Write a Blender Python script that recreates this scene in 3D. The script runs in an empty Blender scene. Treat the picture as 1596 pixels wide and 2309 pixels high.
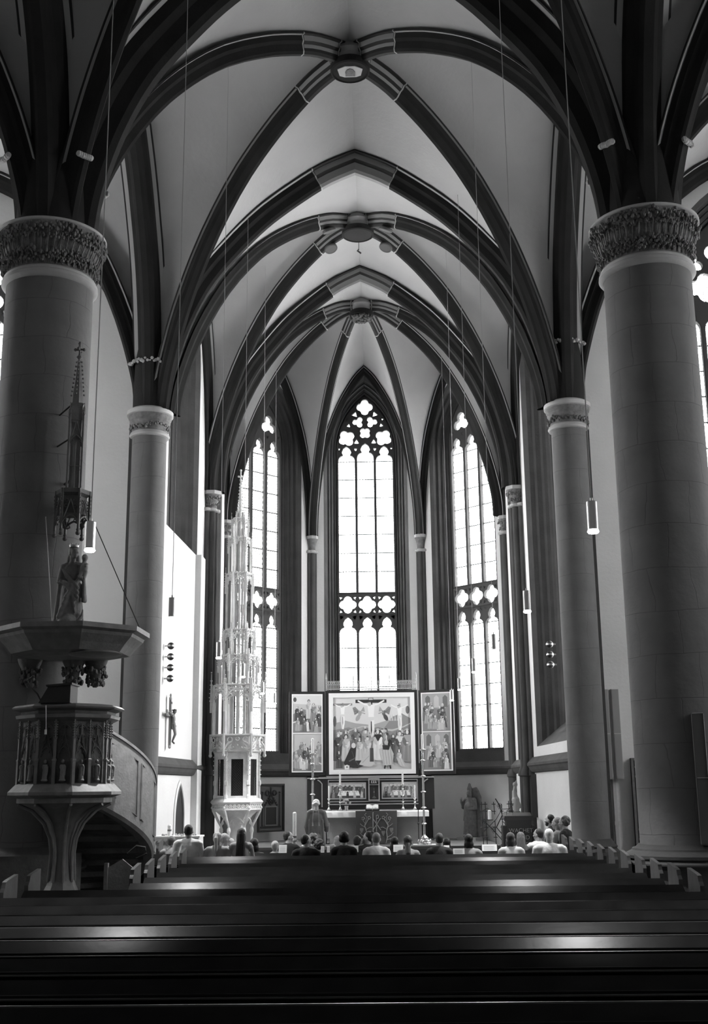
import bpy, bmesh, math, random
from math import pi, sin, cos, radians as rad, sqrt, atan2
from mathutils import Vector, Matrix, Euler

# ------------------------------------------------------------------ camera, world, light, exposure
S = bpy.context.scene
COL = S.collection
cam_d = bpy.data.cameras.new('camera'); cam = bpy.data.objects.new('camera', cam_d); COL.objects.link(cam)
cam_d.sensor_fit = 'VERTICAL'; cam_d.sensor_height = 23.5; cam_d.lens = 23.5 * 2600 / 2309
cam_d.clip_end = 200
PI_, RO, YW, EYE, CAMX = rad(13.38), rad(-.63), rad(1.30), 1.87, .46
_f = Vector((-sin(YW) * cos(PI_), cos(YW) * cos(PI_), sin(PI_)))
_r = _f.cross(Vector((0, 0, 1))).normalized(); _u = _r.cross(_f)
_r2 = _r * cos(RO) + _u * sin(RO); _u2 = -_r * sin(RO) + _u * cos(RO)
_m = Matrix((( _r2.x, _u2.x, -_f.x, CAMX), (_r2.y, _u2.y, -_f.y, 0), (_r2.z, _u2.z, -_f.z, EYE), (0, 0, 0, 1)))
cam.matrix_world = _m
S.camera = cam
S.view_settings.view_transform = 'Standard'; S.view_settings.look = 'None'
S.view_settings.exposure = 0.0; S.view_settings.gamma = 1; S.view_settings.use_curve_mapping = False
SKY = 35.0
W = bpy.data.worlds.new('overcast_sky'); S.world = W; W.use_nodes = True
bg = W.node_tree.nodes['Background']; bg.inputs['Color'].default_value = (1, 1, 1, 1); bg.inputs['Strength'].default_value = SKY
try:
    S.cycles.max_bounces = 8; S.cycles.diffuse_bounces = 5; S.cycles.glossy_bounces = 3; S.cycles.transparent_max_bounces = 12
    S.cycles.transmission_bounces = 4; S.cycles.use_denoising = True; S.cycles.sample_clamp_indirect = 6
    S.cycles.caustics_reflective = False; S.cycles.caustics_refractive = False
except Exception: pass

# sky portals just outside each window opening let the daylight in
def portal(loc, w, h, direction):
    d = bpy.data.lights.new('window_daylight', 'AREA'); d.shape = 'RECTANGLE'; d.size = w; d.size_y = h
    d.cycles.is_portal = True
    o = bpy.data.objects.new('window_daylight', d); COL.objects.link(o); o.location = loc
    o.rotation_euler = Vector(direction).to_track_quat('-Z', 'Y').to_euler()
    return o

# ------------------------------------------------------------------ materials
MATS = {}
def mat(name, g, rough=.8, metal=0, spec=.5, bump=0, bscale=30, var=0, vscale=3, emit=None, bricks=None, sheen=0):
    if name in MATS: return MATS[name]
    m = bpy.data.materials.new(name); m.use_nodes = True; nt = m.node_tree; N = nt.nodes; L = nt.links
    b = N['Principled BSDF']; c = (g, g, g, 1)
    b.inputs['Base Color'].default_value = c; b.inputs['Roughness'].default_value = rough
    b.inputs['Metallic'].default_value = metal; b.inputs['Specular IOR Level'].default_value = spec
    tc = N.new('ShaderNodeTexCoord')
    if var:
        n = N.new('ShaderNodeTexNoise'); n.inputs['Scale'].default_value = vscale; n.inputs['Detail'].default_value = 6
        L.new(tc.outputs['Object'], n.inputs['Vector'])
        r = N.new('ShaderNodeMapRange'); r.inputs['From Min'].default_value = .3; r.inputs['From Max'].default_value = .7
        r.inputs['To Min'].default_value = g * (1 - var); r.inputs['To Max'].default_value = g * (1 + var)
        L.new(n.outputs['Fac'], r.inputs['Value']); cc = N.new('ShaderNodeCombineColor')
        for k in range(3): L.new(r.outputs[0], cc.inputs[k])
        L.new(cc.outputs[0], b.inputs['Base Color'])
    if bump:
        n2 = N.new('ShaderNodeTexNoise'); n2.inputs['Scale'].default_value = bscale; n2.inputs['Detail'].default_value = 5
        L.new(tc.outputs['Object'], n2.inputs['Vector'])
        bp = N.new('ShaderNodeBump'); bp.inputs['Strength'].default_value = bump; bp.inputs['Distance'].default_value = .02
        L.new(n2.outputs['Fac'], bp.inputs['Height']); L.new(bp.outputs['Normal'], b.inputs['Normal'])
    if emit:
        b.inputs['Emission Color'].default_value = (1, 1, 1, 1); b.inputs['Emission Strength'].default_value = emit
    MATS[name] = m
    return m

def ashlar_mat(name, g, course=.62, blocks=7, depth=.55):
    """column stone: horizontal joints and staggered vertical joints around the shaft (object space, z up)"""
    m = mat(name, g, .85, var=.10, vscale=2.2)
    nt = m.node_tree; N = nt.nodes; L = nt.links; b = N['Principled BSDF']
    tc = N.new('ShaderNodeTexCoord'); sp = N.new('ShaderNodeSeparateXYZ'); L.new(tc.outputs['Object'], sp.inputs[0])
    at = N.new('ShaderNodeMath'); at.operation = 'ARCTAN2'; L.new(sp.outputs[1], at.inputs[0]); L.new(sp.outputs[0], at.inputs[1])
    cb = N.new('ShaderNodeCombineXYZ')
    s1 = N.new('ShaderNodeMath'); s1.operation = 'MULTIPLY'; s1.inputs[1].default_value = blocks / (2 * pi); L.new(at.outputs[0], s1.inputs[0])
    s2 = N.new('ShaderNodeMath'); s2.operation = 'DIVIDE'; s2.inputs[1].default_value = course; L.new(sp.outputs[2], s2.inputs[0])
    L.new(s1.outputs[0], cb.inputs[0]); L.new(s2.outputs[0], cb.inputs[1])
    nz = N.new('ShaderNodeTexNoise'); nz.inputs['Scale'].default_value = .7; nz.inputs['Detail'].default_value = 5; L.new(tc.outputs['Object'], nz.inputs['Vector'])
    ad = N.new('ShaderNodeVectorMath'); ad.operation = 'MULTIPLY_ADD'; ad.inputs[1].default_value = (.9, .22, 0)
    L.new(nz.outputs['Color'], ad.inputs[0]); L.new(cb.outputs[0], ad.inputs[2])
    br = N.new('ShaderNodeTexBrick'); br.inputs['Scale'].default_value = 1; br.inputs['Brick Width'].default_value = 1
    br.inputs['Row Height'].default_value = 1; br.inputs['Mortar Size'].default_value = .012; br.inputs['Mortar Smooth'].default_value = .5
    L.new(ad.outputs[0], br.inputs['Vector'])
    mx = N.new('ShaderNodeMix'); mx.data_type = 'RGBA'; mx.blend_type = 'MULTIPLY'
    inv = N.new('ShaderNodeMath'); inv.operation = 'MULTIPLY'; inv.inputs[1].default_value = depth; L.new(br.outputs['Fac'], inv.inputs[0])
    L.new(inv.outputs[0], mx.inputs['Factor'])
    src = b.inputs['Base Color'].links[0].from_socket
    L.new(src, mx.inputs['A']); mx.inputs['B'].default_value = (.25, .25, .25, 1)
    L.new(mx.outputs['Result'], b.inputs['Base Color'])
    bp = N.new('ShaderNodeBump'); bp.inputs['Strength'].default_value = .5; bp.inputs['Distance'].default_value = .015
    n3 = N.new('ShaderNodeTexNoise'); n3.inputs['Scale'].default_value = 9; n3.inputs['Detail'].default_value = 7; L.new(tc.outputs['Object'], n3.inputs['Vector'])
    sb = N.new('ShaderNodeMath'); sb.operation = 'SUBTRACT'; L.new(n3.outputs['Fac'], sb.inputs[0]); L.new(br.outputs['Fac'], sb.inputs[1])
    L.new(sb.outputs[0], bp.inputs['Height']); L.new(bp.outputs['Normal'], b.inputs['Normal'])
    return m

def glass_mat(name, cell, lead, tint=.93):
    """leaded glazing of hexagonal panes: transparent glass, dark lead lines (object-space uv: x across, y up)"""
    m = bpy.data.materials.new(name); m.use_nodes = True; nt = m.node_tree; N = nt.nodes; L = nt.links
    for n in list(N): N.remove(n)
    out = N.new('ShaderNodeOutputMaterial'); uv = N.new('ShaderNodeUVMap'); sp = N.new('ShaderNodeSeparateXYZ'); L.new(uv.outputs[0], sp.inputs[0])
    def M(op, a, b_=None, c=None):
        n = N.new('ShaderNodeMath'); n.operation = op
        for i, v in enumerate((a, b_, c)):
            if v is None: continue
            if isinstance(v, (int, float)): n.inputs[i].default_value = v
            else: L.new(v, n.inputs[i])
        return n.outputs[0]
    def hexd(ox, oy):     # hex distance to the centre of the rectangular lattice shifted by ox, oy
        px = M('SUBTRACT', M('FLOORED_MODULO', M('ADD', M('DIVIDE', sp.outputs[0], cell), ox), 1.0), .5)
        py = M('MULTIPLY', M('SUBTRACT', M('FLOORED_MODULO', M('ADD', M('DIVIDE', sp.outputs[1], cell * 1.732), oy), 1.0), .5), 1.732)
        ax = M('ABSOLUTE', px); ay = M('ABSOLUTE', py)
        return M('MAXIMUM', ax, M('ADD', M('MULTIPLY', ax, .5), M('MULTIPLY', ay, .866)))
    d = M('MINIMUM', hexd(0, 0), hexd(.5, .5))
    line = M('GREATER_THAN', d, .5 - lead / cell)
    tr = N.new('ShaderNodeBsdfTransparent'); tr.inputs[0].default_value = (tint, tint, tint, 1)
    tl = N.new('ShaderNodeBsdfPrincipled'); tl.inputs['Base Color'].default_value = (.7, .7, .7, 1); tl.inputs['Roughness'].default_value = .15
    m0 = N.new('ShaderNodeMixShader'); m0.inputs[0].default_value = .06; L.new(tr.outputs[0], m0.inputs[1]); L.new(tl.outputs[0], m0.inputs[2])
    df = N.new('ShaderNodeBsdfDiffuse'); df.inputs[0].default_value = (.05, .05, .05, 1)
    m1 = N.new('ShaderNodeMixShader'); L.new(line, m1.inputs[0]); L.new(m0.outputs[0], m1.inputs[1]); L.new(df.outputs[0], m1.inputs[2])
    L.new(m1.outputs[0], out.inputs[0]); MATS[name] = m
    return m

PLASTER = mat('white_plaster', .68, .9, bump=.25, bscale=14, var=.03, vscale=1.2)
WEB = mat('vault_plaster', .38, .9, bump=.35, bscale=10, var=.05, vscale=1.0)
RIB = mat('dark_rib_stone', .026, .85, spec=.08, bump=.2, bscale=20, var=.15, vscale=2)
RIBLT = mat('painted_rib_grey', .27, .8, bump=.1, bscale=20)
LINEW = mat('white_paint_line', .42, .8)
LINEB = mat('black_paint_line', .015, .8)
STONE = mat('red_sandstone', .07, .85, spec=.15, bump=.35, bscale=16, var=.15, vscale=2)
STONELT = mat('light_stone_moulding', .42, .8, bump=.2, bscale=20, var=.1)
TRAC = mat('tracery_stone', .06, .85, bump=.1)
SHAFT = ashlar_mat('pillar_ashlar', .15, .62, 7, .28)
SHAFT2 = ashlar_mat('choir_column_ashlar', .13, .8, 5, .12)
CAPST = mat('capital_stone', .16, .85, bump=.9, bscale=22, var=.3, vscale=8)
PEW = mat('dark_varnished_wood', .010, .30, spec=.055, bump=.06, bscale=8, var=.4, vscale=3)
PEWEND = mat('worn_pew_end_wood', .045, .5, spec=.5, bump=.15, bscale=14, var=.35, vscale=5)
FLOORM = mat('stone_floor', .10, .6, var=.2, vscale=1)
GLASS = glass_mat('leaded_glass', .10, .0065)
GLASSD = glass_mat('obscured_leaded_glass', .10, .0085, tint=.20)
GLASSC = glass_mat('milky_leaded_glass', .10, .0065, tint=.55)
IRON = mat('black_iron', .02, .5, spec=.4)

# ------------------------------------------------------------------ mesh helpers
class MB:
    def __init__(s): s.v = []; s.f = []; s.mi = []; s.sm = []; s.uv = {}
    def add(s, vs, fs, mi=0, smooth=False):
        o = len(s.v); s.v += [tuple(p) for p in vs]
        for f in fs: s.f.append([i + o for i in f]); s.mi.append(mi); s.sm.append(smooth)
        return o
    def merge(s, m, M=None, mi=None):
        o = len(s.v); s.v += [tuple(M @ Vector(p)) for p in m.v] if M else list(m.v)
        for f, k, q in zip(m.f, m.mi, m.sm): s.f.append([i + o for i in f]); s.mi.append(k if mi is None else mi); s.sm.append(q)
        return s
    def box(s, x0, x1, y0, y1, z0, z1, mi=0):
        vs = [(x, y, z) for z in (z0, z1) for y in (y0, y1) for x in (x0, x1)]
        s.add(vs, [(0, 2, 3, 1), (4, 5, 7, 6), (0, 1, 5, 4), (2, 6, 7, 3), (0, 4, 6, 2), (1, 3, 7, 5)], mi)
        return s
    def prism(s, pts, z0, z1, mi=0, axis='z', smooth=False):
        n = len(pts)
        def P(a, b, c): return {'z': (a, b, c), 'y': (a, c, b), 'x': (c, a, b)}[axis]
        s.add([P(a, b, z0) for a, b in pts] + [P(a, b, z1) for a, b in pts],
              [tuple(range(n))[::-1], tuple(range(n, 2 * n))] + [(i, (i + 1) % n, (i + 1) % n + n, i + n) for i in range(n)], mi, smooth)
        return s
    def lathe(s, prof, c=(0, 0, 0), n=24, mi=0, a0=0, a1=2 * pi, sx=1, sy=1, ph=0):
        full = abs(a1 - a0 - 2 * pi) < 1e-6; k = n if full else n + 1; vs = []
        for r, z in prof:
            for i in range(k):
                a = a0 + (a1 - a0) * i / n + ph; vs.append((c[0] + r * cos(a) * sx, c[1] + r * sin(a) * sy, c[2] + z))
        fs = []
        for j in range(len(prof) - 1):
            for i in range(n):
                i2 = (i + 1) % k if full else i + 1
                fs.append((j * k + i, j * k + i2, (j + 1) * k + i2, (j + 1) * k + i))
        if full:
            if prof[0][0] > 1e-4: fs.append(tuple(range(k))[::-1])
            if prof[-1][0] > 1e-4: fs.append(tuple((len(prof) - 1) * k + i for i in range(k)))
        s.add(vs, fs, mi, n > 8)
        return s
    def sweep(s, path, prof, lat, mis=None, closed=False, mi=0, smooth=False, cap=True):
        """sweep an open 2-D profile (lateral, down) along path; lat = lateral vector or list"""
        P = [Vector(p) for p in path]; n = len(P); k = len(prof); vs = []
        for i in range(n):
            a = P[i - 1] if (i > 0 or closed) else P[i]; b = P[(i + 1) % n] if (i < n - 1 or closed) else P[i]
            t = (b - a).normalized(); l = Vector(lat[i] if isinstance(lat, list) else lat).normalized()
            d = t.cross(l).normalized()
            vs += [P[i] + l * q[0] + d * q[1] for q in prof]
        for i in range(n if closed else n - 1):
            j = (i + 1) % n
            for q in range(k - 1):
                m_ = mis[q] if isinstance(mis, (list, tuple)) else (mis(i, q) if mis else mi)
                s.f.append([len(s.v) + x for x in (i * k + q, i * k + q + 1, j * k + q + 1, j * k + q)]); s.mi.append(m_); s.sm.append(smooth)
        s.v += [tuple(v) for v in vs]
        return s
    def tube(s, path, r, n=8, mi=0, cap=True, closed=False):
        P = [Vector(p) for p in path]; m = len(P); R = r if isinstance(r, (list, tuple)) else [r] * m; vs = []; up = None
        for i in range(m):
            a = P[i - 1] if (i > 0 or closed) else P[i]; b = P[(i + 1) % m] if (i < m - 1 or closed) else P[i]
            t = (b - a); t = t.normalized() if t.length > 1e-9 else Vector((0, 0, 1))
            if up is None: up = Vector((0, 0, 1)) if abs(t.z) < .9 else Vector((1, 0, 0))
            x = t.cross(up); x = x.normalized() if x.length > 1e-6 else t.orthogonal().normalized()
            y = x.cross(t).normalized(); up = y
            vs += [P[i] + (x * cos(2 * pi * q / n) + y * sin(2 * pi * q / n)) * R[i] for q in range(n)]
        fs = [(i * n + q, i * n + (q + 1) % n, ((i + 1) % m) * n + (q + 1) % n, ((i + 1) % m) * n + q) for i in range(m if closed else m - 1) for q in range(n)]
        if cap and not closed: fs += [tuple(range(n))[::-1], tuple((m - 1) * n + q for q in range(n))]
        s.add(vs, fs, mi, n > 5)
        return s
    def ball(s, c, r, n=10, mi=0, sz=1, sx=1, sy=1):
        pr = [(max(1e-5, sin(pi * j / (n // 2 + 2))) * r, -cos(pi * j / (n // 2 + 2)) * r * sz) for j in range(n // 2 + 3)]
        return s.lathe(pr, c, n, mi, sx=sx, sy=sy)
    def build(s, name, mats, parent=None, loc=None, angle=35, **tags):
        me = bpy.data.meshes.new(name); me.from_pydata(s.v, [], s.f)
        for m in (mats if isinstance(mats, (list, tuple)) else [mats]): me.materials.append(m)
        me.polygons.foreach_set('material_index', s.mi); me.polygons.foreach_set('use_smooth', s.sm)
        me.update()
        if any(s.sm): me.set_sharp_from_angle(angle=rad(angle))
        return link(name, me, parent, loc, **tags)

def link(name, data, parent=None, loc=None, **tags):
    o = bpy.data.objects.new(name, data); COL.objects.link(o)
    if parent: o.parent = parent
    if loc: o.location = loc
    for k, v in tags.items():
        if v: o[k] = v
    return o
def thing(name, label, category, loc=(0, 0, 0), rz=0, group=None):
    o = link(name, None, None, loc, label=label, category=category, group=group); o.rotation_euler = (0, 0, rz)
    return o
def kids(o): return [c for c in bpy.data.objects if c.parent == o]
def dup(root, loc, rz=None, label=None, group=None, name=None):
    r = root.copy(); COL.objects.link(r); r.location = loc
    if rz is not None: r.rotation_euler = (0, 0, rz)
    if label: r['label'] = label
    if group: r['group'] = group
    for ch in root.children:
        c = ch.copy(); COL.objects.link(c); c.parent = r
        for g in ch.children:
            d = g.copy(); COL.objects.link(d); d.parent = c
    return r

def pointed(a, rise, n=10):
    """right half of a pointed arch: (u, z) from (a, 0) up to (0, rise)"""
    r = (a * a + rise * rise) / (2 * a); c = a - r; t1 = math.asin(min(1, rise / r))
    return [(c + r * cos(t1 * i / n), r * sin(t1 * i / n)) for i in range(n + 1)]
def arch_outline(a, sill, spring, rise, off=0, n=10):
    """closed outline (u,z) counter-clockwise from bottom-right; off grows it outwards (concentric)"""
    r = (a * a + rise * rise) / (2 * a); c = a - r; R = r + off
    t1 = math.acos(max(-1, min(1, -c / R)))
    right = [(c + R * cos(t1 * i / n), spring + R * sin(t1 * i / n)) for i in range(n + 1)]
    left = [(-u, z) for u, z in reversed(right[:-1])]
    return [(a + off, sill)] + right + left + [(-a - off, sill)]

def frame(p0, p1):
    """matrix of a wall plane: x along p0->p1 (origin in the middle), y up, z towards the room (left of p0->p1 rotated)"""
    a = Vector((p0[0], p0[1], 0)); b = Vector((p1[0], p1[1], 0)); x = (b - a).normalized(); up = Vector((0, 0, 1)); n = x.cross(up)
    o = (a + b) / 2
    return Matrix(((x.x, up.x, n.x, o.x), (x.y, up.y, n.y, o.y), (x.z, up.z, n.z, 0), (0, 0, 0, 1))), (b - a).length

def fill2d(outer, holes, depth, bevel=0, name='plate'):
    """flat plate with holes, extruded symmetrically; returned as MB in (x, y, z) plate space"""
    cu = bpy.data.curves.new(name, 'CURVE'); cu.dimensions = '2D'; cu.fill_mode = 'BOTH'; cu.extrude = max(0, depth / 2 - bevel)
    cu.bevel_depth = bevel; cu.bevel_resolution = 1; cu.offset = -bevel
    for pts in [outer] + holes:
        sp = cu.splines.new('POLY'); sp.points.add(len(pts) - 1)
        for i, p in enumerate(pts): sp.points[i].co = (p[0], p[1], 0, 1)
        sp.use_cyclic_u = True
    o = bpy.data.objects.new(name, cu); COL.objects.link(o)
    dg = bpy.context.evaluated_depsgraph_get(); me = bpy.data.meshes.new_from_object(o.evaluated_get(dg))
    mb = MB(); mb.add([v.co[:] for v in me.vertices], [list(p.vertices) for p in me.polygons])
    bpy.data.objects.remove(o); bpy.data.curves.remove(cu); bpy.data.meshes.remove(me)
    return mb

# ------------------------------------------------------------------ main dimensions (metres, church axis = x 0, choir towards +y)
BX, BY = 4.75, 17.0          # nave pillars
TX, TY = 4.80, 25.3          # choir arch columns
C3 = (4.32, 31.6); C4 = (4.39, 35.2); C5 = (1.84, 37.8); AP = (0.0, 33.4)
CROWN = 16.75
AX = 13.2                    # aisle outer walls
_trim = [0]
def tname():
    _trim[0] += 1
    return 'trim_%d' % _trim[0]

# ------------------------------------------------------------------ floor
fl = MB(); fl.box(-13.4, 13.4, -9, 38.5, -.3, 0); fl.build('floor', FLOORM, kind='structure')
st = MB()
st.box(-4.2, 4.2, 31.2, 37.9, 0, .14); st.box(-3.6, 3.6, 32.6, 37.9, .14, .27)
st.build('floor_altar_steps', FLOORM, kind='structure')

# ------------------------------------------------------------------ windows
def foil(cx, cz, r, n=4, rot=pi / 4, m=9, d=.52, q=.47):
    out = []
    for k in range(n):
        for i in range(m):
            ph = (-.5 + (i + .5) / m) * 2 * pi / n
            rho = d * cos(ph) + sqrt(max(0, q * q - (d * sin(ph)) ** 2)) if q > d * abs(sin(ph)) else d * cos(ph)
            a = rot + 2 * pi * k / n + ph; out.append((cx + r * rho * cos(a), cz + r * rho * sin(a)))
    return out
def light_hole(cx, w, z0, zb, h):
    hw = w / 2
    R = [(hw, z0), (hw, zb)] + [(hw - w * .30 * (1 - cos(t)), zb + h * .34 * sin(t)) for t in (.5, 1.0, 1.4)] + \
        [(w * .20, zb + h * .40), (w * .27, zb + h * .52), (w * .27, zb + h * .66), (w * .18, zb + h * .85)]
    return [(cx + u, z) for u, z in R] + [(cx, zb + h)] + [(cx - u, z) for u, z in reversed(R)]
def tri(cx, cz, r, rot): return [(cx + r * cos(rot + 2 * pi * k / 3), cz + r * sin(rot + 2 * pi * k / 3)) for k in range(3)]
def sph_tri(cx, cz, r, rot, w=.0):
    o = []
    for k in range(3):
        a = rot + 2 * pi * k / 3; b = a + 2 * pi / 3
        for i in range(5):
            t = i / 5; x = cos(a) * (1 - t) + cos(b) * t; z = sin(a) * (1 - t) + sin(b) * t; q = 1 + .28 * sin(pi * t)
            o.append((cx + r * x * q, cz + r * z * q))
    return o

def tracery_holes(style, a, sill, spring, rise):
    H = []; w = .56 if a > .95 else .53; m = .65 if a > .95 else .62
    top = spring + rise
    if style in 'AB':
        for k in (-1, 0, 1):
            H.append(light_hole(k * m, w, sill + .09, 6.85, .52))
            H.append(foil(k * m, 7.80, .30, 4, 0 if style == 'B' else pi / 2 * 0, d=.50, q=.46))
            for sx in (-1, 1):
                for sz in (-1, 1): H.append(tri(k * m + sx * .235, 7.80 + sz * .235, .055, atan2(sz, sx)))
            for sx in (-1, 1): H.append(tri(k * m + sx * .22, 7.37, .05, atan2(1, sx)))
        t0 = spring - .30
        for k in (-1, 0, 1): H.append(light_hole(k * m, w, 8.22, t0 + (.10 if k == 0 and style == 'A' else 0), .50))
    if style == 'A':
        for sx in (-1, 1):
            H.append(foil(sx * .64, spring + .50, .29, 4, pi / 4 + sx * .2))
            H.append(foil(sx * .23, spring + 1.08, .20, 3, pi / 2 - sx * .5 + pi / 3 * sx))
            H.append(tri(sx * .30, spring + .36, .11, pi / 2)); H.append(tri(sx * .57, spring + .96, .08, -.3 if sx > 0 else pi + .3))
            H.append(tri(sx * .35, spring + 1.36, .11, pi / 2 + sx * .3)); H.append(tri(sx * .62, spring + 1.18, .05, 0))
            H.append(tri(sx * .33, spring + .10, .07, -pi / 2)); H.append(tri(sx * .90, spring + .12, .05, -pi / 2 if sx > 0 else -pi / 2))
        H.append(foil(0, spring + .68, .20, 4, pi / 4)); H.append(foil(0, spring + 1.62, .28, 4, 0))
    elif style == 'B':
        for sx in (-1, 1):
            H.append(foil(sx * .40, spring + .72, .36, 3, pi / 2, d=.50, q=.44)); H.append(tri(sx * .33, spring + .30, .06, -pi / 2))
            H.append(tri(sx * .80, spring + .38, .06, -pi / 2))
        H.append(foil(0, spring + 1.30, .34, 3, pi / 2, d=.50, q=.44)); H.append(tri(0, spring + .98, .05, -pi / 2))
    elif style == 'C':
        n = 4; w = 2 * a / n - .12
        for k in range(n): H.append(light_hole(-a + (k + .5) * 2 * a / n, w, sill + .05, spring - .55, .55))
        for sx in (-1, 1):
            H.append(foil(sx * .56, spring + .50, .42, 3, pi / 2 + sx * .5, d=.5, q=.46)); H.append(foil(sx * 1.03, spring + .20, .09, 3, 0))
            H.append(foil(sx * .72, spring + 1.15, .26, 3, pi / 2)); H.append(tri(sx * .0, spring + .10 + .3 * (sx > 0), .07, pi / 2))
        H.append(foil(0, spring + 1.42, .42, 4, 0)); H.append(tri(0, spring + .84, .08, -pi / 2))
    elif style == 'D':
        n = max(2, round(2 * a / .65)); w = 2 * a / n - .1
        for k in range(n): H.append(light_hole(-a + (k + .5) * 2 * a / n, w, sill + .05, spring - .1, .6))
        H.append(foil(0, spring + rise * .55, a * .34, 4, 0))
    return H

MOULD = [(0, -.62), (.05, -.62), (.06, -.54), (.10, -.50), (.12, -.53), (.17, -.45), (.19, -.38), (.22, -.40), (.26, -.34), (.28, -.24), (.31, -.27),
         (.35, -.20), (.37, -.10), (.41, -.05), (.45, 0)]
def scaled_mould(w, d):
    return [(o / .45 * w, z / .62 * d) for o, z in MOULD]

_win = [0]; _wal = []
def wall_window(wname, p0, p1, z0, z1, opens, wallmat=PLASTER, thick=.0):
    """wall from p0 to p1 with windows: opens = list of dict(u, a, sill, spring, rise, style, w, d, slope, glass)"""
    M, Lw = frame(p0, p1); wb = MB()
    xs = -Lw / 2
    opens = sorted(opens, key=lambda o: o['u'])
    for o in opens:
        mo = scaled_mould(o['w'], o['d']); a, si, sp, ri, u = o['a'], o['sill'], o['spring'], o['rise'], o['u']
        sl = o.get('slope', 1.0)
        def outl(off, dep):
            return [(x + u, z) for x, z in arch_outline(a, si - sl * (dep + o['d']), sp, ri, off)]
        out = outl(mo[-1][0], 0); n = len(out); half = n // 2
        nxt = opens[opens.index(o) + 1] if opens.index(o) + 1 < len(opens) else None
        xe = Lw / 2 if not nxt else (u + a + mo[-1][0] + nxt['u'] - nxt['a'] - nxt['w']) / 2
        # wall face around the opening
        R = out[:half + 1]; Lf = list(reversed(out[half:]))
        for side, xb in ((R, xe), (Lf, xs)):
            for i in range(len(side) - 1):
                (ua, za), (ub, zb) = side[i], side[i + 1]
                wb.add([(ua, za, 0), (xb, za, 0), (xb, zb, 0), (ub, zb, 0)], [(0, 1, 2, 3) if xb > u else (3, 2, 1, 0)])
        top = R[-1][1]; bot = R[0][1]
        wb.add([(xs, top, 0), (xe, top, 0), (xe, z1, 0), (xs, z1, 0)], [(0, 1, 2, 3)])
        wb.add([(xs, z0, 0), (xe, z0, 0), (xe, bot, 0), (xs, bot, 0)], [(0, 1, 2, 3)])
        xs = xe
        _win[0] += 1
        w_root = link('window_%d' % _win[0], None, None, None, kind='structure')
        # moulded jambs and sloping sill
        jb = MB(); prev = None
        for off, dep in mo:
            cur = [(x, z, dep) for x, z in outl(off, dep)]
            if prev:
                nn = len(cur); k = len(jb.v)
                jb.add(prev + cur, [(i, nn + i, nn + i + 1, i + 1) for i in range(nn - 1)] + [(nn - 1, 2 * nn - 1, nn, 0)])
            prev = cur
        for i in range(len(jb.v)): pass
        if o.get('hood'):
            oo = outl(mo[-1][0] + .10, 0); o1 = outl(mo[-1][0], 0)
            k = len(oo); jb.add([(x, z, .002) for x, z in o1] + [(x, z, .06) for x, z in oo] , [(i, k + i, k + i + 1, i + 1) for i in range(k - 1)])
            o2 = outl(mo[-1][0] + .13, 0); jb.add([(x, z, .06) for x, z in oo] + [(x, z, 0) for x, z in o2], [(i, k + i, k + i + 1, i + 1) for i in range(k - 1)])
        j_ = jb.build('window_surround', STONE, w_root, angle=50)
        # tracery
        g = o['d']; oo = arch_outline(a + .04, si - .02, sp, ri, .0)
        hs = tracery_holes(o['style'], a, si, sp, ri); tb = MB()
        if o['style'] in 'AB':
            A_ = a + .04; up_ = [p for p in oo if p[1] > 8.3]
            for out_, h0, h1 in (([(-A_, si - .02), (A_, si - .02), (A_, 7.44), (-A_, 7.44)], 0, 7.44), ([(-A_, 7.44), (A_, 7.44), (A_, 8.17), (-A_, 8.17)], 7.44, 8.17), ([(-A_, 8.17), (A_, 8.17)] + up_, 8.17, 99)):
                hh = [h for h in hs if h0 < sum(p[1] for p in h) / len(h) < h1]
                tb.merge(fill2d(out_, hh, .16, .02), Matrix.Translation((u, 0, -g)))
        else: tb.merge(fill2d(oo, hs, .16, .028), Matrix.Translation((u, 0, -g)))
        tb.build('tracery', TRAC, w_root)
        # saddle bars
        bb = MB(); z = sp - .33
        while z > si + .2:
            if not (o['style'] in 'AB' and 6.95 < z < 8.3): bb.box(u - a, u + a, z - .014, z + .014, -g - .045, -g - .02)
            z -= .645
        bb.build('saddle_bars', IRON, w_root)
        # glass
        gl = bpy.data.meshes.new('glass'); pts = arch_outline(a + .02, si, sp, ri)
        gl.from_pydata([(x + u, z, -g - .05) for x, z in pts], [], [list(range(len(pts)))]); uvl = gl.uv_layers.new(name='UVMap')
        for l in gl.loops: vv = gl.vertices[l.vertex_index].co; uvl.data[l.index].uv = (vv.x, vv.y)
        gl.materials.append(o.get('glass', GLASS)); go = link('glass', gl, w_root)
        w_root.matrix_world = M
        # daylight portal
        c = M @ Vector((u, (si + sp + ri) / 2, -g - .35)); nrm = (M.to_3x3() @ Vector((0, 0, 1)))
        portal(c, 2 * a + .3, sp + ri - si + .3, nrm)
    if not opens: wb.add([(xs, z0, 0), (Lw / 2, z0, 0), (Lw / 2, z1, 0), (xs, z1, 0)], [(0, 1, 2, 3)])
    wo = wb.build(wname, wallmat, kind='structure'); wo.matrix_world = M
    return M, Lw

def win(u=0, a=.95, sill=2.9, spring=13.05, rise=1.95, style='B', w=.45, d=.62, slope=.7, **k):
    return dict(u=u, a=a, sill=sill, spring=spring, rise=rise, style=style, w=w, d=d, slope=slope, **k)
WALLTOP = 17.2
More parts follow.
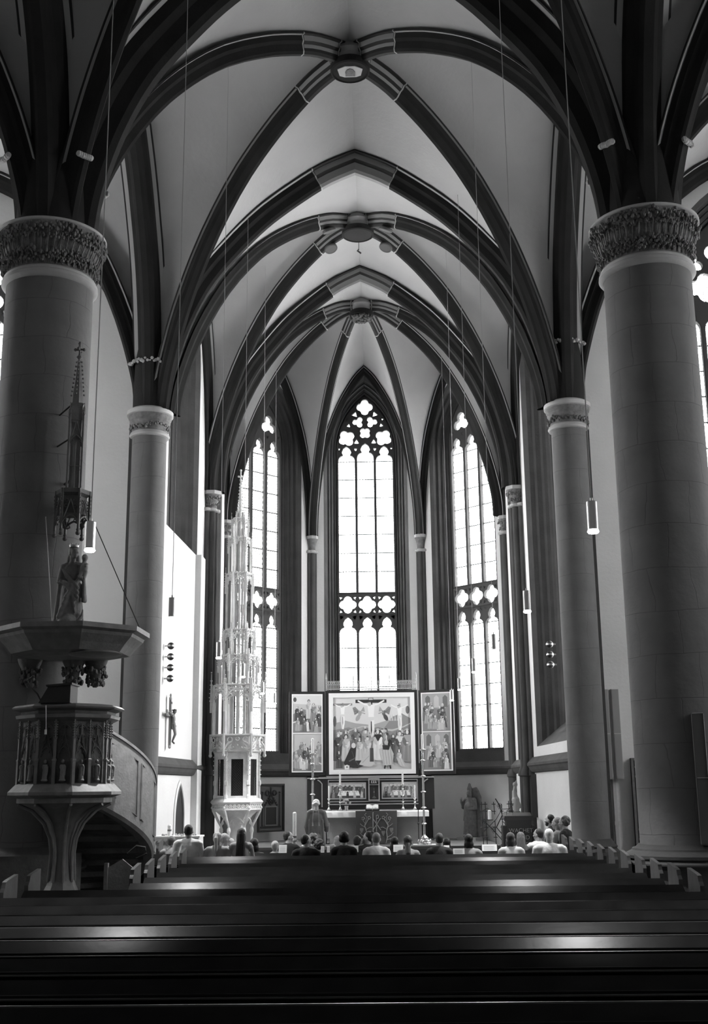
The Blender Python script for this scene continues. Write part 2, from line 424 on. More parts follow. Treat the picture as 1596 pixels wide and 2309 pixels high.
# apse (behind, slightly outside the responds)
wall_window('wall_apse_east', (-C5[0], C5[1]), C5, 0, WALLTOP, [win(0, .97, 2.9, 13.13, 2.02, 'A', glass=GLASSC)])
wall_window('wall_apse_northeast', (-C4[0], C4[1]), (-C5[0], C5[1]), 0, WALLTOP, [win(0, .93, 2.9, 13.05, 1.72, 'B', glass=GLASSD)])
wall_window('wall_apse_southeast', C5, C4, 0, WALLTOP, [win(.02, .93, 2.9, 13.05, 1.72, 'B', glass=GLASSC)])
wall_window('wall_apse_north', (-C3[0], C3[1]), (-C4[0], C4[1]), 0, WALLTOP, [win(0, .6, 2.9, 13.05, 1.4, 'D', w=.3, d=.5)])
wall_window('wall_apse_south', C4, C3, 0, WALLTOP, [win(0, .6, 2.9, 13.05, 1.4, 'D', w=.3, d=.5)])
# choir side walls
wall_window('wall_choir_north', (-4.62, TY), (-C3[0] - .12, C3[1]), 0, WALLTOP, [win(.0, 1.35, 8.40, 13.0, 2.3, 'D', w=.60, d=.75, slope=.6)])
wall_window('wall_choir_south', (C3[0] + .12, C3[1]), (4.62, TY), 0, WALLTOP, [win(.0, 1.55, 3.5, 13.0, 2.3, 'D', w=.75, d=.75, slope=.9)])
# aisle east walls
AEY = 25.75
wall_window('wall_aisle_east_left', (-AX, AEY), (-4.62, AEY), 0, WALLTOP, [win(-9.7 - (-AX - 4.62) / 2, 1.2, 4.2, 13.1, 2.4, 'C', w=.5, d=.6)])
wall_window('wall_aisle_east_right', (4.62, AEY), (AX, AEY), 0, WALLTOP, [win(8.95 - (AX + 4.62) / 2, 1.2, 4.2, 13.1, 2.4, 'C', w=.5, d=.6)])
# outer walls and west wall (behind and beside the camera)
def side_open(ys, c, a=1.25): return [win(y - c, a, 4.2, 12.5, 2.4, 'D', w=.5, d=.6) for y in ys]  # unseen aisle windows, put in and sized for the light they let in
wall_window('wall_left', (-AX, -8), (-AX, AEY), 0, WALLTOP, side_open((21.3,), (AEY - 8) / 2, .85))
wall_window('wall_right', (AX, AEY), (AX, -8), 0, WALLTOP, [dict(o, u=-o['u']) for o in side_open((12.85,), (AEY - 8) / 2, .50) + side_open((21.3,), (AEY - 8) / 2, .75)])
wall_window('wall_back', (AX, -8), (-AX, -8), 0, WALLTOP, [])
# roof slab above the vaults keeps the sky out
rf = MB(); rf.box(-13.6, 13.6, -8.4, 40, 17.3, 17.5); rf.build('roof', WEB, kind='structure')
ow = MB()
for x0, x1, y0, y1 in ((-13.6, 13.6, -8.6, -8.3),): ow.box(x0, x1, y0, y1, 0, 17.3)
ow.build('wall_outer_west', PLASTER, kind='structure')

# ------------------------------------------------------------------ vaults
# crown-to-springing profile: (fraction of half span from the crown, height below the crown)
PROF = [(0, 0), (.10, .08), (.20, .25), (.37, .78), (.55, 1.60), (.72, 2.80), (.85, 4.15), (.93, 5.4), (.965, 6.3), (.97, 7.0)]
PROFT = [(0, 0), (.16, .34), (.30, .78), (.48, 1.46), (.63, 2.22), (.78, 3.15), (.89, 4.25), (.96, 5.40), (.985, 6.3), (.99, 7.0)]
def _cr(P, s):
    """Catmull-Rom point at parameter s"""
    i = max(0, min(int(s), len(P) - 2)); t = s - i
    p = [P[max(0, min(len(P) - 1, j))] for j in (i - 1, i, i + 1, i + 2)]
    return tuple(.5 * ((2 * p[1][c]) + (-p[0][c] + p[2][c]) * t + (2 * p[0][c] - 5 * p[1][c] + 4 * p[2][c] - p[3][c]) * t * t + (-p[0][c] + 3 * p[1][c] - 3 * p[2][c] + p[3][c]) * t ** 3) for c in range(2))
def curve3(C, A, prof, zc, zs=9.9, n=26):
    """3-D line from crown point C (x,y) to springing A (x,y), stopped on top of the capital there"""
    k = (zc - zs) / 7.0; zmin = 10.02 if A[1] > TY + 1 else (10.34 if A[1] > BY + 1 else 10.46)
    lo, hi = 2.0, len(prof) - 1.0
    if zc - _cr(prof, hi)[1] * k < zmin:
        for _ in range(30):
            mid = (lo + hi) / 2
            if zc - _cr(prof, mid)[1] * k > zmin: lo = mid
            else: hi = mid
    out = []
    for q in range(n + 1):
        f, d = _cr(prof, hi * q / n); out.append(Vector((C[0] + (A[0] - C[0]) * f, C[1] + (A[1] - C[1]) * f, zc - d * k)))
    return out

NW = .0
def web(wb, rib, arch):
    n = len(rib); k = 6; vs = []
    for i in range(n):
        for j in range(k + 1):
            t = j / k; p = rib[i].lerp(arch[i], t); L_ = (rib[i] - arch[i]).length
            p = p + Vector((0, 0, .05 * L_ * sin(pi * t) * .6)); vs.append(p)
    wb.add(vs, [(i * (k + 1) + j, i * (k + 1) + j + 1, (i + 1) * (k + 1) + j + 1, (i + 1) * (k + 1) + j) for i in range(n - 1) for j in range(k)], 0, True)

# rib sections: lateral offset, depth below the web line
P_DIAG = [(-.235, -.02), (-.235, .012), (-.215, .014), (-.165, .016), (-.16, .04), (-.15, .12), (-.10, .17), (-.085, .24), (-.075, .30), (-.04, .35), (.04, .35), (.075, .30), (.085, .24), (.10, .17), (.15, .12), (.16, .04), (.165, .016), (.215, .014), (.235, .012), (.235, -.02)]
M_DIAG = [2, 2, 1, 0, 0, 0, 0, 0, 0, 0, 0, 0, 0, 0, 0, 0, 1, 2, 2]
def wide(P, kx, ky): return [(x * kx, y * ky if y > .02 else y) for x, y in P]
P_TRANS = wide(P_DIAG, 1.45, 1.25); P_BIG = [(x, y) for x, y in wide(P_DIAG, 2.3, 1.75)]
P_FORM = wide(P_DIAG, .8, .6)
def rib(path, prof=P_DIAG, key=True, lat=None, boss_r=.38, key_l=1.0, soffit=True, mats=None):
    """one moulded rib; near the crown its painted light length with black arrises and white joints"""
    P = [Vector(p) for p in path]
    # resample finely near the crown
    s = [0]
    for a, b in zip(P, P[1:]): s.append(s[-1] + (b - a).length)
    tot = s[-1]
    def at(d):
        for i in range(len(P) - 1):
            if d <= s[i + 1] or i == len(P) - 2: return P[i].lerp(P[i + 1], (d - s[i]) / max(1e-9, s[i + 1] - s[i]))
    if key:
        e = boss_r; ds = [0, e, e + .015, e + .045, e + .06]; b = e + key_l
        ds += [e + .06 + (b - e - .06) * k / 4 for k in (1, 2, 3, 4)] + [b + .015, b + .045, b + .06]
        ds += [b + .06 + (tot - b - .06) * k / 30 for k in range(1, 31)]
    else: ds = [tot * k / 34 for k in range(35)]
    Q = [at(d) for d in ds]
    if lat is None:
        h = Vector((P[-1].x - P[0].x, P[-1].y - P[0].y, 0)).normalized(); lat = Vector((-h.y, h.x, 0))
        if h.cross(lat).z > 0: lat = -lat
    nq = len(prof) - 1; mb = MB()
    def mi(i, q):
        base = M_DIAG[q]
        if not key: return base
        d0 = ds[i]
        for c in ((boss_r, boss_r + key_l) if boss_r > .01 else (boss_r + key_l,)):
            if c - 1e-6 <= d0 < c + .0145 or c + .044 < d0 < c + .0595: return 2
            if c + .0145 <= d0 < c + .044: return 1
        if d0 < boss_r + key_l - .001:
            if 7 <= q <= 11 and soffit: return 2
            if base == 0: return 3 if q not in (5, 13) else 2
            return 2
        return base
    mb.sweep(Q, prof, lat, mi)
    o = mb.build(tname(), mats or [RIB, LINEW, LINEB, RIBLT], kind='structure')
    # make sure the section hangs below: sweep's down = tangent x lateral
    return o
def chk(path, A, C): pass

ceil = MB()
def bay(x0, x1, y0, y1, zc=CROWN, arches=('s', 'n', 'w', 'e'), diag=True, tz=None):
    """quadripartite bay; corners at pillar centres"""
    c = ((x0 + x1) / 2, (y0 + y1) / 2)
    cor = {'sw': (x0, y0), 'se': (x1, y0), 'ne': (x1, y1), 'nw': (x0, y1)}
    mids = {'s': ((c[0], y0), 'sw', 'se'), 'n': ((c[0], y1), 'nw', 'ne'), 'w': ((x0, c[1]), 'sw', 'nw'), 'e': ((x1, c[1]), 'se', 'ne')}
    dl = {k: curve3(c, p, PROF, zc) for k, p in cor.items()}
    for k, (m, a, b) in mids.items():
        for q in (a, b): web(ceil, dl[q], curve3(m, cor[q], PROFT, (tz or {}).get(k, zc)))
    return c, dl
lst = []
# nave: three bays before the choir arch and the choir bay
c1, d1 = bay(-BX, BX, BY, TY)
for k in d1:
    if k[0] == 's': pass
    rib([p for p in d1[k]])
c0, d0 = bay(-BX, BX, BY - 8.3, BY)
for k in d0: rib(d0[k])
bay(-BX, BX, BY - 16.6, BY - 8.3); bay(-BX, BX, BY - 24.9, BY - 16.6)
c2, d2 = bay(-4.56, 4.56, TY, C3[1])
for k in d2: rib(d2[k], wide(P_DIAG, .85, .9))
for sx in (-1, 1):
    xa, xb = (-AX, -BX) if sx < 0 else (BX, AX)
    for yy in (BY, BY - 8.3):
        ca, da = bay(xa, xb, yy, yy + 8.3 + (.35 if yy == BY else 0))
        for k in da: rib(da[k])
    for yy in (BY - 16.6, BY - 24.9): bay(xa, xb, yy, yy + 8.3)
# transverse arches across the nave
def arch(A, B, prof, zc=CROWN, key=True, key_l=1.1, boss_r=.0, **k):
    m = ((A[0] + B[0]) / 2, (A[1] + B[1]) / 2)
    for q in (A, B): rib(curve3(m, q, PROFT, zc), prof, key, boss_r=boss_r, key_l=key_l, **k)
for sx in (-1, 1):
    pass
arch((-BX, BY), (BX, BY), P_BIG, key=False)
arch((-BX, BY - 8.3), (BX, BY - 8.3), P_BIG, key=False)
arch((-TX, TY), (TX, TY), wide(P_DIAG, 1.55, 1.15), soffit=False)
arch((-C3[0], C3[1]), C3, wide(P_DIAG, 1.35, 1.0), soffit=False)
for sx in (-1, 1):
    arch((sx * BX, BY), (sx * TX, TY), wide(P_DIAG, 1.7, 1.0), key_l=.8)
    arch((sx * BX, BY - 8.3), (sx * BX, BY), wide(P_DIAG, 1.9, 1.5), key=False)
    arch((sx * BX, BY), (sx * AX, BY), wide(P_DIAG, 1.9, 1.5), key=False)
    arch((sx * BX, BY - 8.3), (sx * AX, BY - 8.3), wide(P_DIAG, 1.9, 1.5), key=False)
    arch((sx * 4.85, AEY - .1), (sx * AX, AEY - .1), wide(P_DIAG, 1.3, 1.0), key=False)
    arch((sx * 4.60, TY), (sx * (C3[0] + .1), C3[1]), wide(P_DIAG, 1.2, .8), key=False)
# apse
verts = [(-C3[0], C3[1]), (-C4[0], C4[1]), (-C5[0], C5[1]), C5, C4, C3]
ZA = 16.5
al = [curve3(AP, v, PROF, ZA) for v in verts]
for i, v in enumerate(verts): rib(al[i], wide(P_DIAG, .70, .80), key_l=1.0)
FZ = 16.0
for i in range(5):
    A, B = verts[i], verts[i + 1]; m = ((A[0] + B[0]) / 2, (A[1] + B[1]) / 2)
    ca, cb = curve3(m, A, PROFT, FZ), curve3(m, B, PROFT, FZ)
    web(ceil, al[i], ca); web(ceil, al[i + 1], cb)
    for q, cc in ((A, ca), (B, cb)): rib(cc, wide(P_DIAG, .9, .6), key=False)
# the triangle between the apse boss and the choir bay arch
m = (0, C3[1]); web(ceil, al[0], curve3(m, verts[0], PROFT, CROWN)); web(ceil, al[5], curve3(m, verts[5], PROFT, CROWN))
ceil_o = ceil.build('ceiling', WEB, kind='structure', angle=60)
bpy.context.view_layer.update()

# ------------------------------------------------------------------ pillars
random.seed(3)
def leaves(mb, r0, z0, z1, n, size, amp=1.0, ang0=0, ang1=2 * pi, c=(0, 0, 0), mi=0):
    """ring of carved leaf lobes standing off a capital bell"""
    for k in range(n):
        a = ang0 + (ang1 - ang0) * (k + random.uniform(-.3, .3)) / n; z = random.uniform(z0, z1); s = size * random.uniform(.7, 1.2)
        for q in range(3):
            b = a + (q - 1) * s * .38 / r0; o = r0 + s * amp * random.uniform(.12, .42)
            mb.ball((c[0] + o * cos(b), c[1] + o * sin(b), c[2] + z + (s * .25 if q == 1 else -s * .12) + random.uniform(-.01, .01)), s * random.uniform(.20, .32), 5, mi, sz=random.uniform(.9, 1.5))

def big_pillar(sx, label):
    t = thing('stone_pillar', label, 'pillar', (sx * BX, BY, 0), 0, 'round nave pillars with leaf capitals')
    m = MB(); m.lathe([(.68, 1.04), (.68, 5.2), (.675, 9.60)], n=64); m.build('shaft', SHAFT, t)
    b = MB(); b.lathe([(.86, 0), (.86, .72), (.94, .78), (.94, .80), (.88, .84), (.91, .86), (.91, .90), (.86, .93), (.80, .96), (.79, .985), (.74, 1.0), (.70, 1.04)], n=48, mi=0)
    b.build('plinth', STONE, t)
    a = MB(); a.lathe([(.66, 9.58), (.72, 9.60), (.75, 9.64), (.745, 9.69), (.71, 9.72), (.72, 9.75), (.69, 9.78)], n=64); a.build('neck_ring', STONELT, t)
    c = MB(); c.lathe([(.68, 9.76), (.70, 10.0), (.76, 10.25), (.84, 10.42), (.84, 10.46)], n=64)
    leaves(c, .70, 9.84, 9.92, 90, .085, 1.2); leaves(c, .71, 9.93, 10.04, 100, .09, 1.4); leaves(c, .76, 10.20, 10.28, 100, .09, 1.2); leaves(c, .80, 10.29, 10.42, 120, .10, 1.3)
    for k in range(48):
        a_ = 2 * pi * k / 48; c.tube([(.70 * cos(a_), .70 * sin(a_), 9.8), (.72 * cos(a_ + .05), .72 * sin(a_ + .05), 10.02), (.8 * cos(a_ + .08), .8 * sin(a_ + .08), 10.25)], .012, 5)
    c.build('leaf_capital', CAPST, t)
    r = MB(); r.lathe([(.84, 10.45), (.86, 10.46), (.86, 10.50), (.80, 10.52)], n=64); r.build('abacus', STONELT, t)
    # core behind the springing ribs and small knots on the diagonal ribs
    k_ = MB(); k_.lathe([(.60, 10.5), (.56, 11.4), (.50, 12.6), (.42, 13.6)], n=24); k_.build('springer_core', RIB, t)
    for i in range(4):
        a_ = pi / 4 + i * pi / 2 + (.0); q = MB(); 
        for j in range(7): q.ball(((.90) * cos(a_) + .035 * (j - 3) * -sin(a_), .90 * sin(a_) + .035 * (j - 3) * cos(a_), 11.62 + .02 * random.random()), .05, 6)
        q.build('leaf_knot', STONELT, t)
    return t
random.seed(5)
pl = big_pillar(-1, 'massive round stone pillar behind the pulpit, with carved leaf capital')
pr_ = big_pillar(1, 'massive round stone pillar with loudspeaker column, opposite the pulpit')

def choir_column(sx, label, zt):
    t = thing('choir_column', label, 'column', (sx * TX, TY, 0), 0, 'slender round columns of the choir arch')
    m = MB(); m.lathe([(.40, .75), (.40, 5), (.392, 9.70)], n=48); m.build('shaft', SHAFT2, t)
    b = MB(); b.lathe([(.58, 0), (.58, .5), (.52, .56), (.54, .60), (.46, .68), (.42, .75)], n=40); b.build('plinth', STONE, t)
    a = MB(); a.lathe([(.39, 9.68), (.44, 9.70), (.46, 9.74), (.44, 9.79), (.40, 9.82)], n=48); a.build('neck_ring', STONELT, t)
    c = MB(); c.lathe([(.40, 9.8), (.41, 9.86), (.43, 10.0), (.465, 10.06), (.46, 10.10), (.49, 10.14), (.50, 10.2)], n=48)
    leaves(c, .415, 9.87, 9.97, 30, .11, .8)
    c.build('leaf_capital', CAPST, t)
    r = MB(); r.lathe([(.50, 10.2), (.53, 10.22), (.53, 10.31), (.46, 10.36)], n=48); r.build('abacus', STONELT, t)
    k_ = MB(); k_.lathe([(.40, 10.3), (.40, 11.4), (.36, 12.2), (.30, 13.0)], n=24); k_.build('springer_core', RIB, t)
    q = MB()
    for i in range(64):
        a_ = 2 * pi * i / 64; q.ball(((.50 + .03 * sin(i * 1.9)) * cos(a_), (.50 + .03 * sin(i * 1.9)) * sin(a_), zt + .035 * sin(i * 2.3)), .045 + .014 * sin(i * 1.7), 6, sz=.9)
    q.build('leaf_wreath', STONELT, t)
    # dark strip: the engaged shaft towards the aisle wall
    d = MB(); d.box(.34 * sx, .46 * sx, -.05, .5, 0, 10.2) if sx > 0 else d.box(-.46, -.34, -.05, .5, 0, 10.2); d.build('engaged_shaft', STONE, t)
    return t
choir_column(-1, 'slender round column left of the choir, near the crucifix wall', 11.45)
choir_column(1, 'slender round column right of the choir, beside the radiator-like speakers', 11.72)

def respond(c, z0, label, r=.075, spread=.13, n=3, cap=.27, hcap=.45, rz=0, foliage=True):
    t = thing('wall_shaft', label, 'wall shaft', (c[0], c[1], 0), rz, 'engaged wall shafts of the choir')
    offs = [(-spread, .0), (0, -.06), (spread, 0)] if n == 3 else [(0, 0)]
    for dx, dy in offs:
        m = MB(); m.lathe([(r * 1.35, 0), (r * 1.35, z0 - .12), (r * 1.7, z0 - .1), (r * 1.7, z0 - .02), (r * 1.25, z0 + .08), (r, z0 + .16), (r, 9.45)], (dx, dy, 0), 14)
        m.build('shaft', STONE, t)
    a = MB()
    for dx, dy in offs: a.lathe([(r, 9.44), (r * 1.5, 9.46), (r * 1.5, 9.52), (r, 9.55)], (dx, dy, 0), 14)
    a.build('neck_ring', STONELT, t)
    w = cap
    b = MB(); b.lathe([(w * .55, 9.53), (w * .60, 9.66), (w * .80, 9.84), (w * .98, 9.92)], (0, -.03, 0), 20)
    if foliage: leaves(b, w * .62, 9.62, 9.66, 12, .10, .8, c=(0, -.03, 0)); leaves(b, w * .78, 9.78, 9.84, 14, .11, .9, c=(0, -.03, 0))
    b.build('leaf_capital' if foliage else 'plain_capital', CAPST, t)
    u = MB(); pts = [(w * 1.1 * cos(2 * pi * k / 8 + pi / 8), -.03 + w * 1.1 * sin(2 * pi * k / 8 + pi / 8)) for k in range(8)]; u.prism(pts, 9.92, 10.02)
    u.build('abacus', STONELT, t)
respond((-C3[0] + .02, C3[1] - .02), 2.3, 'cluster of three brown shafts left of the tall stone tower', .10, .15, 3, .27, rz=.8)
respond((C3[0] - .0, C3[1] - .02), 2.2, 'cluster of three brown shafts right of the lectern', .10, .15, 3, .27, rz=-.8)
respond((-C4[0] + .03, C4[1]), 2.3, 'thin brown shaft half hidden by the tall stone tower', .09, .1, 3, .19, rz=.6)
respond((C4[0] - .03, C4[1]), 2.2, 'thin brown shaft with flowered capital right of the south-east window', .09, .1, 3, .19, rz=-.6)
respond((-C5[0] + .02, C5[1] - .05), 2.3, 'thin brown shaft between the left and the middle apse window', .08, .09, 3, .19, rz=.4, foliage=False)
respond((C5[0] - .02, C5[1] - .05), 2.3, 'thin brown shaft between the middle and the right apse window', .08, .09, 3, .19, rz=-.4, foliage=False)

# string course round the choir, stepped out at the walls
SC = [(0, -.02), (.02, -.02), (.16, .14), (.16, .20), (.13, .23), (.10, .30), (.06, .36), (0, .38)]
def string(P, z, name=None, prof=SC, m=STONE):
    for a, b in zip(P, P[1:]):
        A = Vector((a[0], a[1], z)); B = Vector((b[0], b[1], z)); x = (B - A).normalized(); nrm = x.cross(Vector((0, 0, 1)))
        mb = MB(); k = len(prof)
        vs = [A + nrm * d - Vector((0, 0, h)) for d, h in prof] + [B + nrm * d - Vector((0, 0, h)) for d, h in prof]
        mb.add(vs, [(i, i + 1, k + i + 1, k + i) for i in range(k - 1)]); mb.build(tname(), m, kind='structure')
pp = MB(); pp.box(-4.52, -4.32, 30.2, 30.9, 0, 7.95); pp.build('wall_choir_pilaster', PLASTER, kind='structure')
string([(-4.62, TY + .3), (-C3[0] - .10, C3[1]), (-C4[0], C4[1]), (-C5[0], C5[1]), C5, C4, (C3[0] + .10, C3[1]), (4.62, TY + .3)], 2.55)
# brown band under the apse windows, window-sill zone
for A, B in ((((-C4[0], C4[1])), ((-C5[0], C5[1]))), (((-C5[0], C5[1])), C5), (C5, C4)):
    A, B = Vector((A[0], A[1], 0)), Vector((B[0], B[1], 0)); x = (B - A).normalized(); nrm = x.cross(Vector((0, 0, 1))) * .01
    z0, z1 = 2.45, 2.90; L_ = (B - A).length; mb = MB(); u = L_ * .5 - 1.38
    a0, b0 = A + x * 0.0, B - x * 0.0
    mb.add([a0 + nrm + Vector((0, 0, z0)), b0 + nrm + Vector((0, 0, z0)), b0 + nrm + Vector((0, 0, 2.5)), a0 + nrm + Vector((0, 0, 2.5))], [(0, 1, 2, 3)])
    mb.add([a0 + x * u + nrm + Vector((0, 0, 2.45)), b0 - x * u + nrm + Vector((0, 0, 2.45)), b0 - x * u + nrm * 1.2 + Vector((0, 0, 2.9)), a0 + x * u + nrm * 1.2 + Vector((0, 0, 2.9))], [(0, 1, 2, 3)])
    mb.build(tname(), STONE, kind='structure')

DADO = mat('greyer_lower_plaster', .68, .9, bump=.2, bscale=14, var=.06, vscale=1.5)
for A, B, nm in (((-C4[0], C4[1]), (-C5[0], C5[1]), 'northeast'), ((-C5[0], C5[1]), C5, 'east'), (C5, C4, 'southeast'), ((-C3[0], C3[1]), (-C4[0], C4[1]), 'north'), (C4, C3, 'south')):
    M_, L_ = frame(A, B); mb = MB(); mb.add([(-L_ / 2, 0, .012), (L_ / 2, 0, .012), (L_ / 2, 2.22, .012), (-L_ / 2, 2.22, .012)], [(0, 1, 2, 3)])
    o = mb.build('wall_apse_dado_' + nm, DADO, kind='structure'); o.matrix_world = M_

# ------------------------------------------------------------------ roof bosses
def boss(c, z, r, label, kind):
    t = thing('roof_boss', label, 'roof boss', (c[0], c[1], z)); 
    d = MB(); d.lathe([(r * .75, .10), (r * .98, -.02), (r * 1.05, -.12), (r * .9, -.2), (r * .9, -.34)], n=32, mi=0); d.build('collar', RIBLT, t)
    e = MB(); e.lathe([(r * .92, -.30), (r * 1.02, -.32), (r * 1.02, -.46), (r * .94, -.48), (r * .90, -.455), (0.001, -.455)], n=32); e.build('disc', [RIB], t)
    if kind == 'shield':
        h = MB(); h.prism([(-.26, -.10), (-.22, .12), (-.12, .17), (.12, .17), (.22, .12), (.26, -.10), (.10, -.2), (-.10, -.2)], -.475, -.455); h.build('mantling', STONELT, t)
        s = MB(); s.prism([(-.10, .12), (.10, .12), (.10, -.02), (.06, -.10), (0, -.13), (-.06, -.10), (-.10, -.02)], -.49, -.47); s.build('shield', CAPST, t)
    if kind == 'leaf':
        f = MB(); random.seed(8)
        for k in range(150):
            rr = r * .95 * sqrt(random.random()); a = random.random() * 6.28; f.ball((rr * cos(a), rr * sin(a), -.48 - .14 * random.random() * (1 - rr / r / 1.5)), .035 + .02 * random.random(), 6)
        f.build('carved_leaves', mat('dark_disc_stone', .07, .85), t)
    return t
boss((0, 21.15), CROWN, .40, 'round roof boss with painted shield over the nave bay', 'shield')
boss((0, (TY + C3[1]) / 2), CROWN, .42, 'plain dark round roof boss over the choir bay', 'plain')
boss(AP, ZA, .36, 'dark roof boss of carved leaves where the apse ribs meet', 'leaf')
for k, (dx, dy) in enumerate(((-1, -1), (1, -1), (-1, 1), (1, 1))):
    L_ = Vector((dx * 4.56, dy * 3.15, 0)).normalized() * .93
    t = thing('rib_disc', 'small dark disc hung under the %s choir rib beside the middle roof boss' % ('near left', 'near right', 'far left', 'far right')[k], 'roof disc', (L_.x, (TY + C3[1]) / 2 + L_.y, CROWN - .53), 0, 'small discs round the middle roof boss')
    d = MB(); d.lathe([(.15, .0), (.18, -.03), (.18, -.08), (.15, -.095), (.14, -.085), (.001, -.085)], n=28); d.build('disc', mat('dark_disc_stone', .07, .85, bump=.5, bscale=40), t); d = MB(); d.lathe([(.05, .14), (.05, -.01)], n=10); d.build('pin', RIB, t); t.rotation_euler = (-dy * .28, dx * .34, 0)

# ------------------------------------------------------------------ pendant lamps
LAMPM = mat('brushed_steel', .55, .35, metal=.85)
BULB = mat('lamp_glow', .9, .5, emit=14)
def lamp(x, y, z, label, ztop):
    t = thing('pendant_lamp', label, 'pendant lamp', (x, y, z), 0, 'cylindrical pendant lamps in two rows')
    c = MB(); c.lathe([(.050, .0), (.050, .27), (.046, .275), (.012, .28), (.012, .31), (.001, .31)], n=24); c.build('cylinder_shade', LAMPM, t)
    b = MB(); b.lathe([(.040, .01), (.050, -.004), (.056, -.02), (.045, -.034), (.001, -.038)], n=24); b.build('glowing_bulb', BULB, t)
    w = MB(); w.tube([(0, 0, .30), (0.0, 0, ztop - z)], .0055, 6); w.build('cable', mat('grey_cable', .35, .5), t)
    l = bpy.data.lights.new('lamp_light', 'SPOT'); l.energy = 560; l.spot_size = rad(78); l.spot_blend = .6; l.shadow_soft_size = .05
    lo = bpy.data.objects.new('lamp_light', l); COL.objects.link(lo); lo.parent = t; lo.location = (0, 0, -.06)
LL = [(-2.44, 11.23), (-2.48, 16.03), (-2.54, 21.2), (-2.55, 25.0), (-2.60, 29.6), (-2.62, 33.2)]
LR = [(2.48, 10.72), (2.48, 15.88), (2.46, 20.6), (2.41, 24.6), (2.40, 29.2), (2.41, 32.9)]
ordn = ['largest and nearest', 'second', 'third', 'fourth', 'fifth', 'farthest']
import itertools
def vault_z(x, y):
    hit, loc, _, _ = ceil_o.ray_cast(Vector((x, y, 8)), Vector((0, 0, 1)))
    return loc.z + .01 if hit else 15.6
for side, LX in (('left', LL), ('right', LR)):
    for k, (x, y) in enumerate(LX):
        lamp(x, y, 4.21, '%s lit cylindrical pendant lamp of the %s row, on a long cable' % (ordn[k], side), vault_z(x, y))

t = thing('hanging_hook', 'tiny dark hook on a short wire under the choir vault beyond the middle roof boss', 'hook', (.0, 29.7, vault_z(0, 29.7) - .36))
m = MB(); m.tube([(0, 0, 0), (0, 0, .36)], .008, 5); m.build('wire', IRON, t)
m = MB(); m.tube([(0, 0, 0), (-.04, 0, -.04), (.03, 0, -.09), (.06, 0, -.12)], .022, 6); m.build('hook', IRON, t)

# ------------------------------------------------------------------ pews
def pew_y(i): return 7.22 + .9 * i
def make_pew(xl, xr, label):
    t = thing('church_pew', label, 'pew', (0, 0, 0), 0, 'dark wooden pews in one block')
    def beam(prof): m = MB(); m.prism(prof, xl, xr, axis='x'); return m
    beam([(.0, .664), (-.004, .682), (.002, .692), (.012, .692), (.020, .688), (.140, .756), (.150, .748), (.150, .735), (.03, .668), (.02, .660)]).build('book_ledge', PEW, t)
    beam([(-.012, .664), (-.012, .672), (-.004, .676), (.001, .668), (.0, .662)]).build('ledge_highlight', mat('highlight_edge_wood', .06, .4), t)  # paler strip: the highlight along the ledge lip, put in as colour
    beam([(.125, .725), (.148, .738), (.29, .36), (.26, .35)]).build('backrest', PEW, t)
    beam([(.28, .34), (.28, .31), (.70, .31), (.71, .33), (.70, .345)]).build('seat', PEW, t)
    beam([(.26, .08), (.28, .08), (.28, .31), (.26, .31)]).build('lower_panel', PEW, t)
    for x in (xl - .045, xr):
        e = MB(); e.prism([(.29, 0), (.29, .80), (.31, .82), (.335, .84), (.35, .87), (.36, .90), (.43, .915), (.78, .955), (.78, 0)], x, x + .045, axis='x'); e.build('end_panel', PEWEND, t)
    return t
proto = {}
ords = ['first', 'second', 'third', 'fourth', 'fifth', 'sixth', 'seventh', 'eighth', 'ninth', 'tenth', 'eleventh', 'twelfth', 'thirteenth', 'fourteenth', 'fifteenth', 'sixteenth', 'seventeenth', 'eighteenth']
for i in range(-1, 17):
    kind = 'short' if 8 <= i <= 12 else 'long'
    lab = '%s dark varnished pew from the camera, %s' % (ords[i + 1], 'cut short beside the pulpit' if kind == 'short' else 'spanning the full block')
    y = pew_y(i)
    if kind not in proto:
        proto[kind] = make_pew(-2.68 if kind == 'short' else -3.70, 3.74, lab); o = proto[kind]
    else: o = dup(proto[kind], (0, 0, 0), label=lab)
    o.location = (.06 - .0054 * (y - 13), y, 0); o.rotation_euler = (0, 0, rad(.31))
    if i == -1:
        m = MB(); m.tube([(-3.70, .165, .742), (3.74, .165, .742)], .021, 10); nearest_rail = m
        first_pew = o

nearest_rail.build('top_rail', mat('lit_rail_wood', .035, .30, spec=.4), first_pew)  # rail colour lightened to stand in for light on the nearest pew

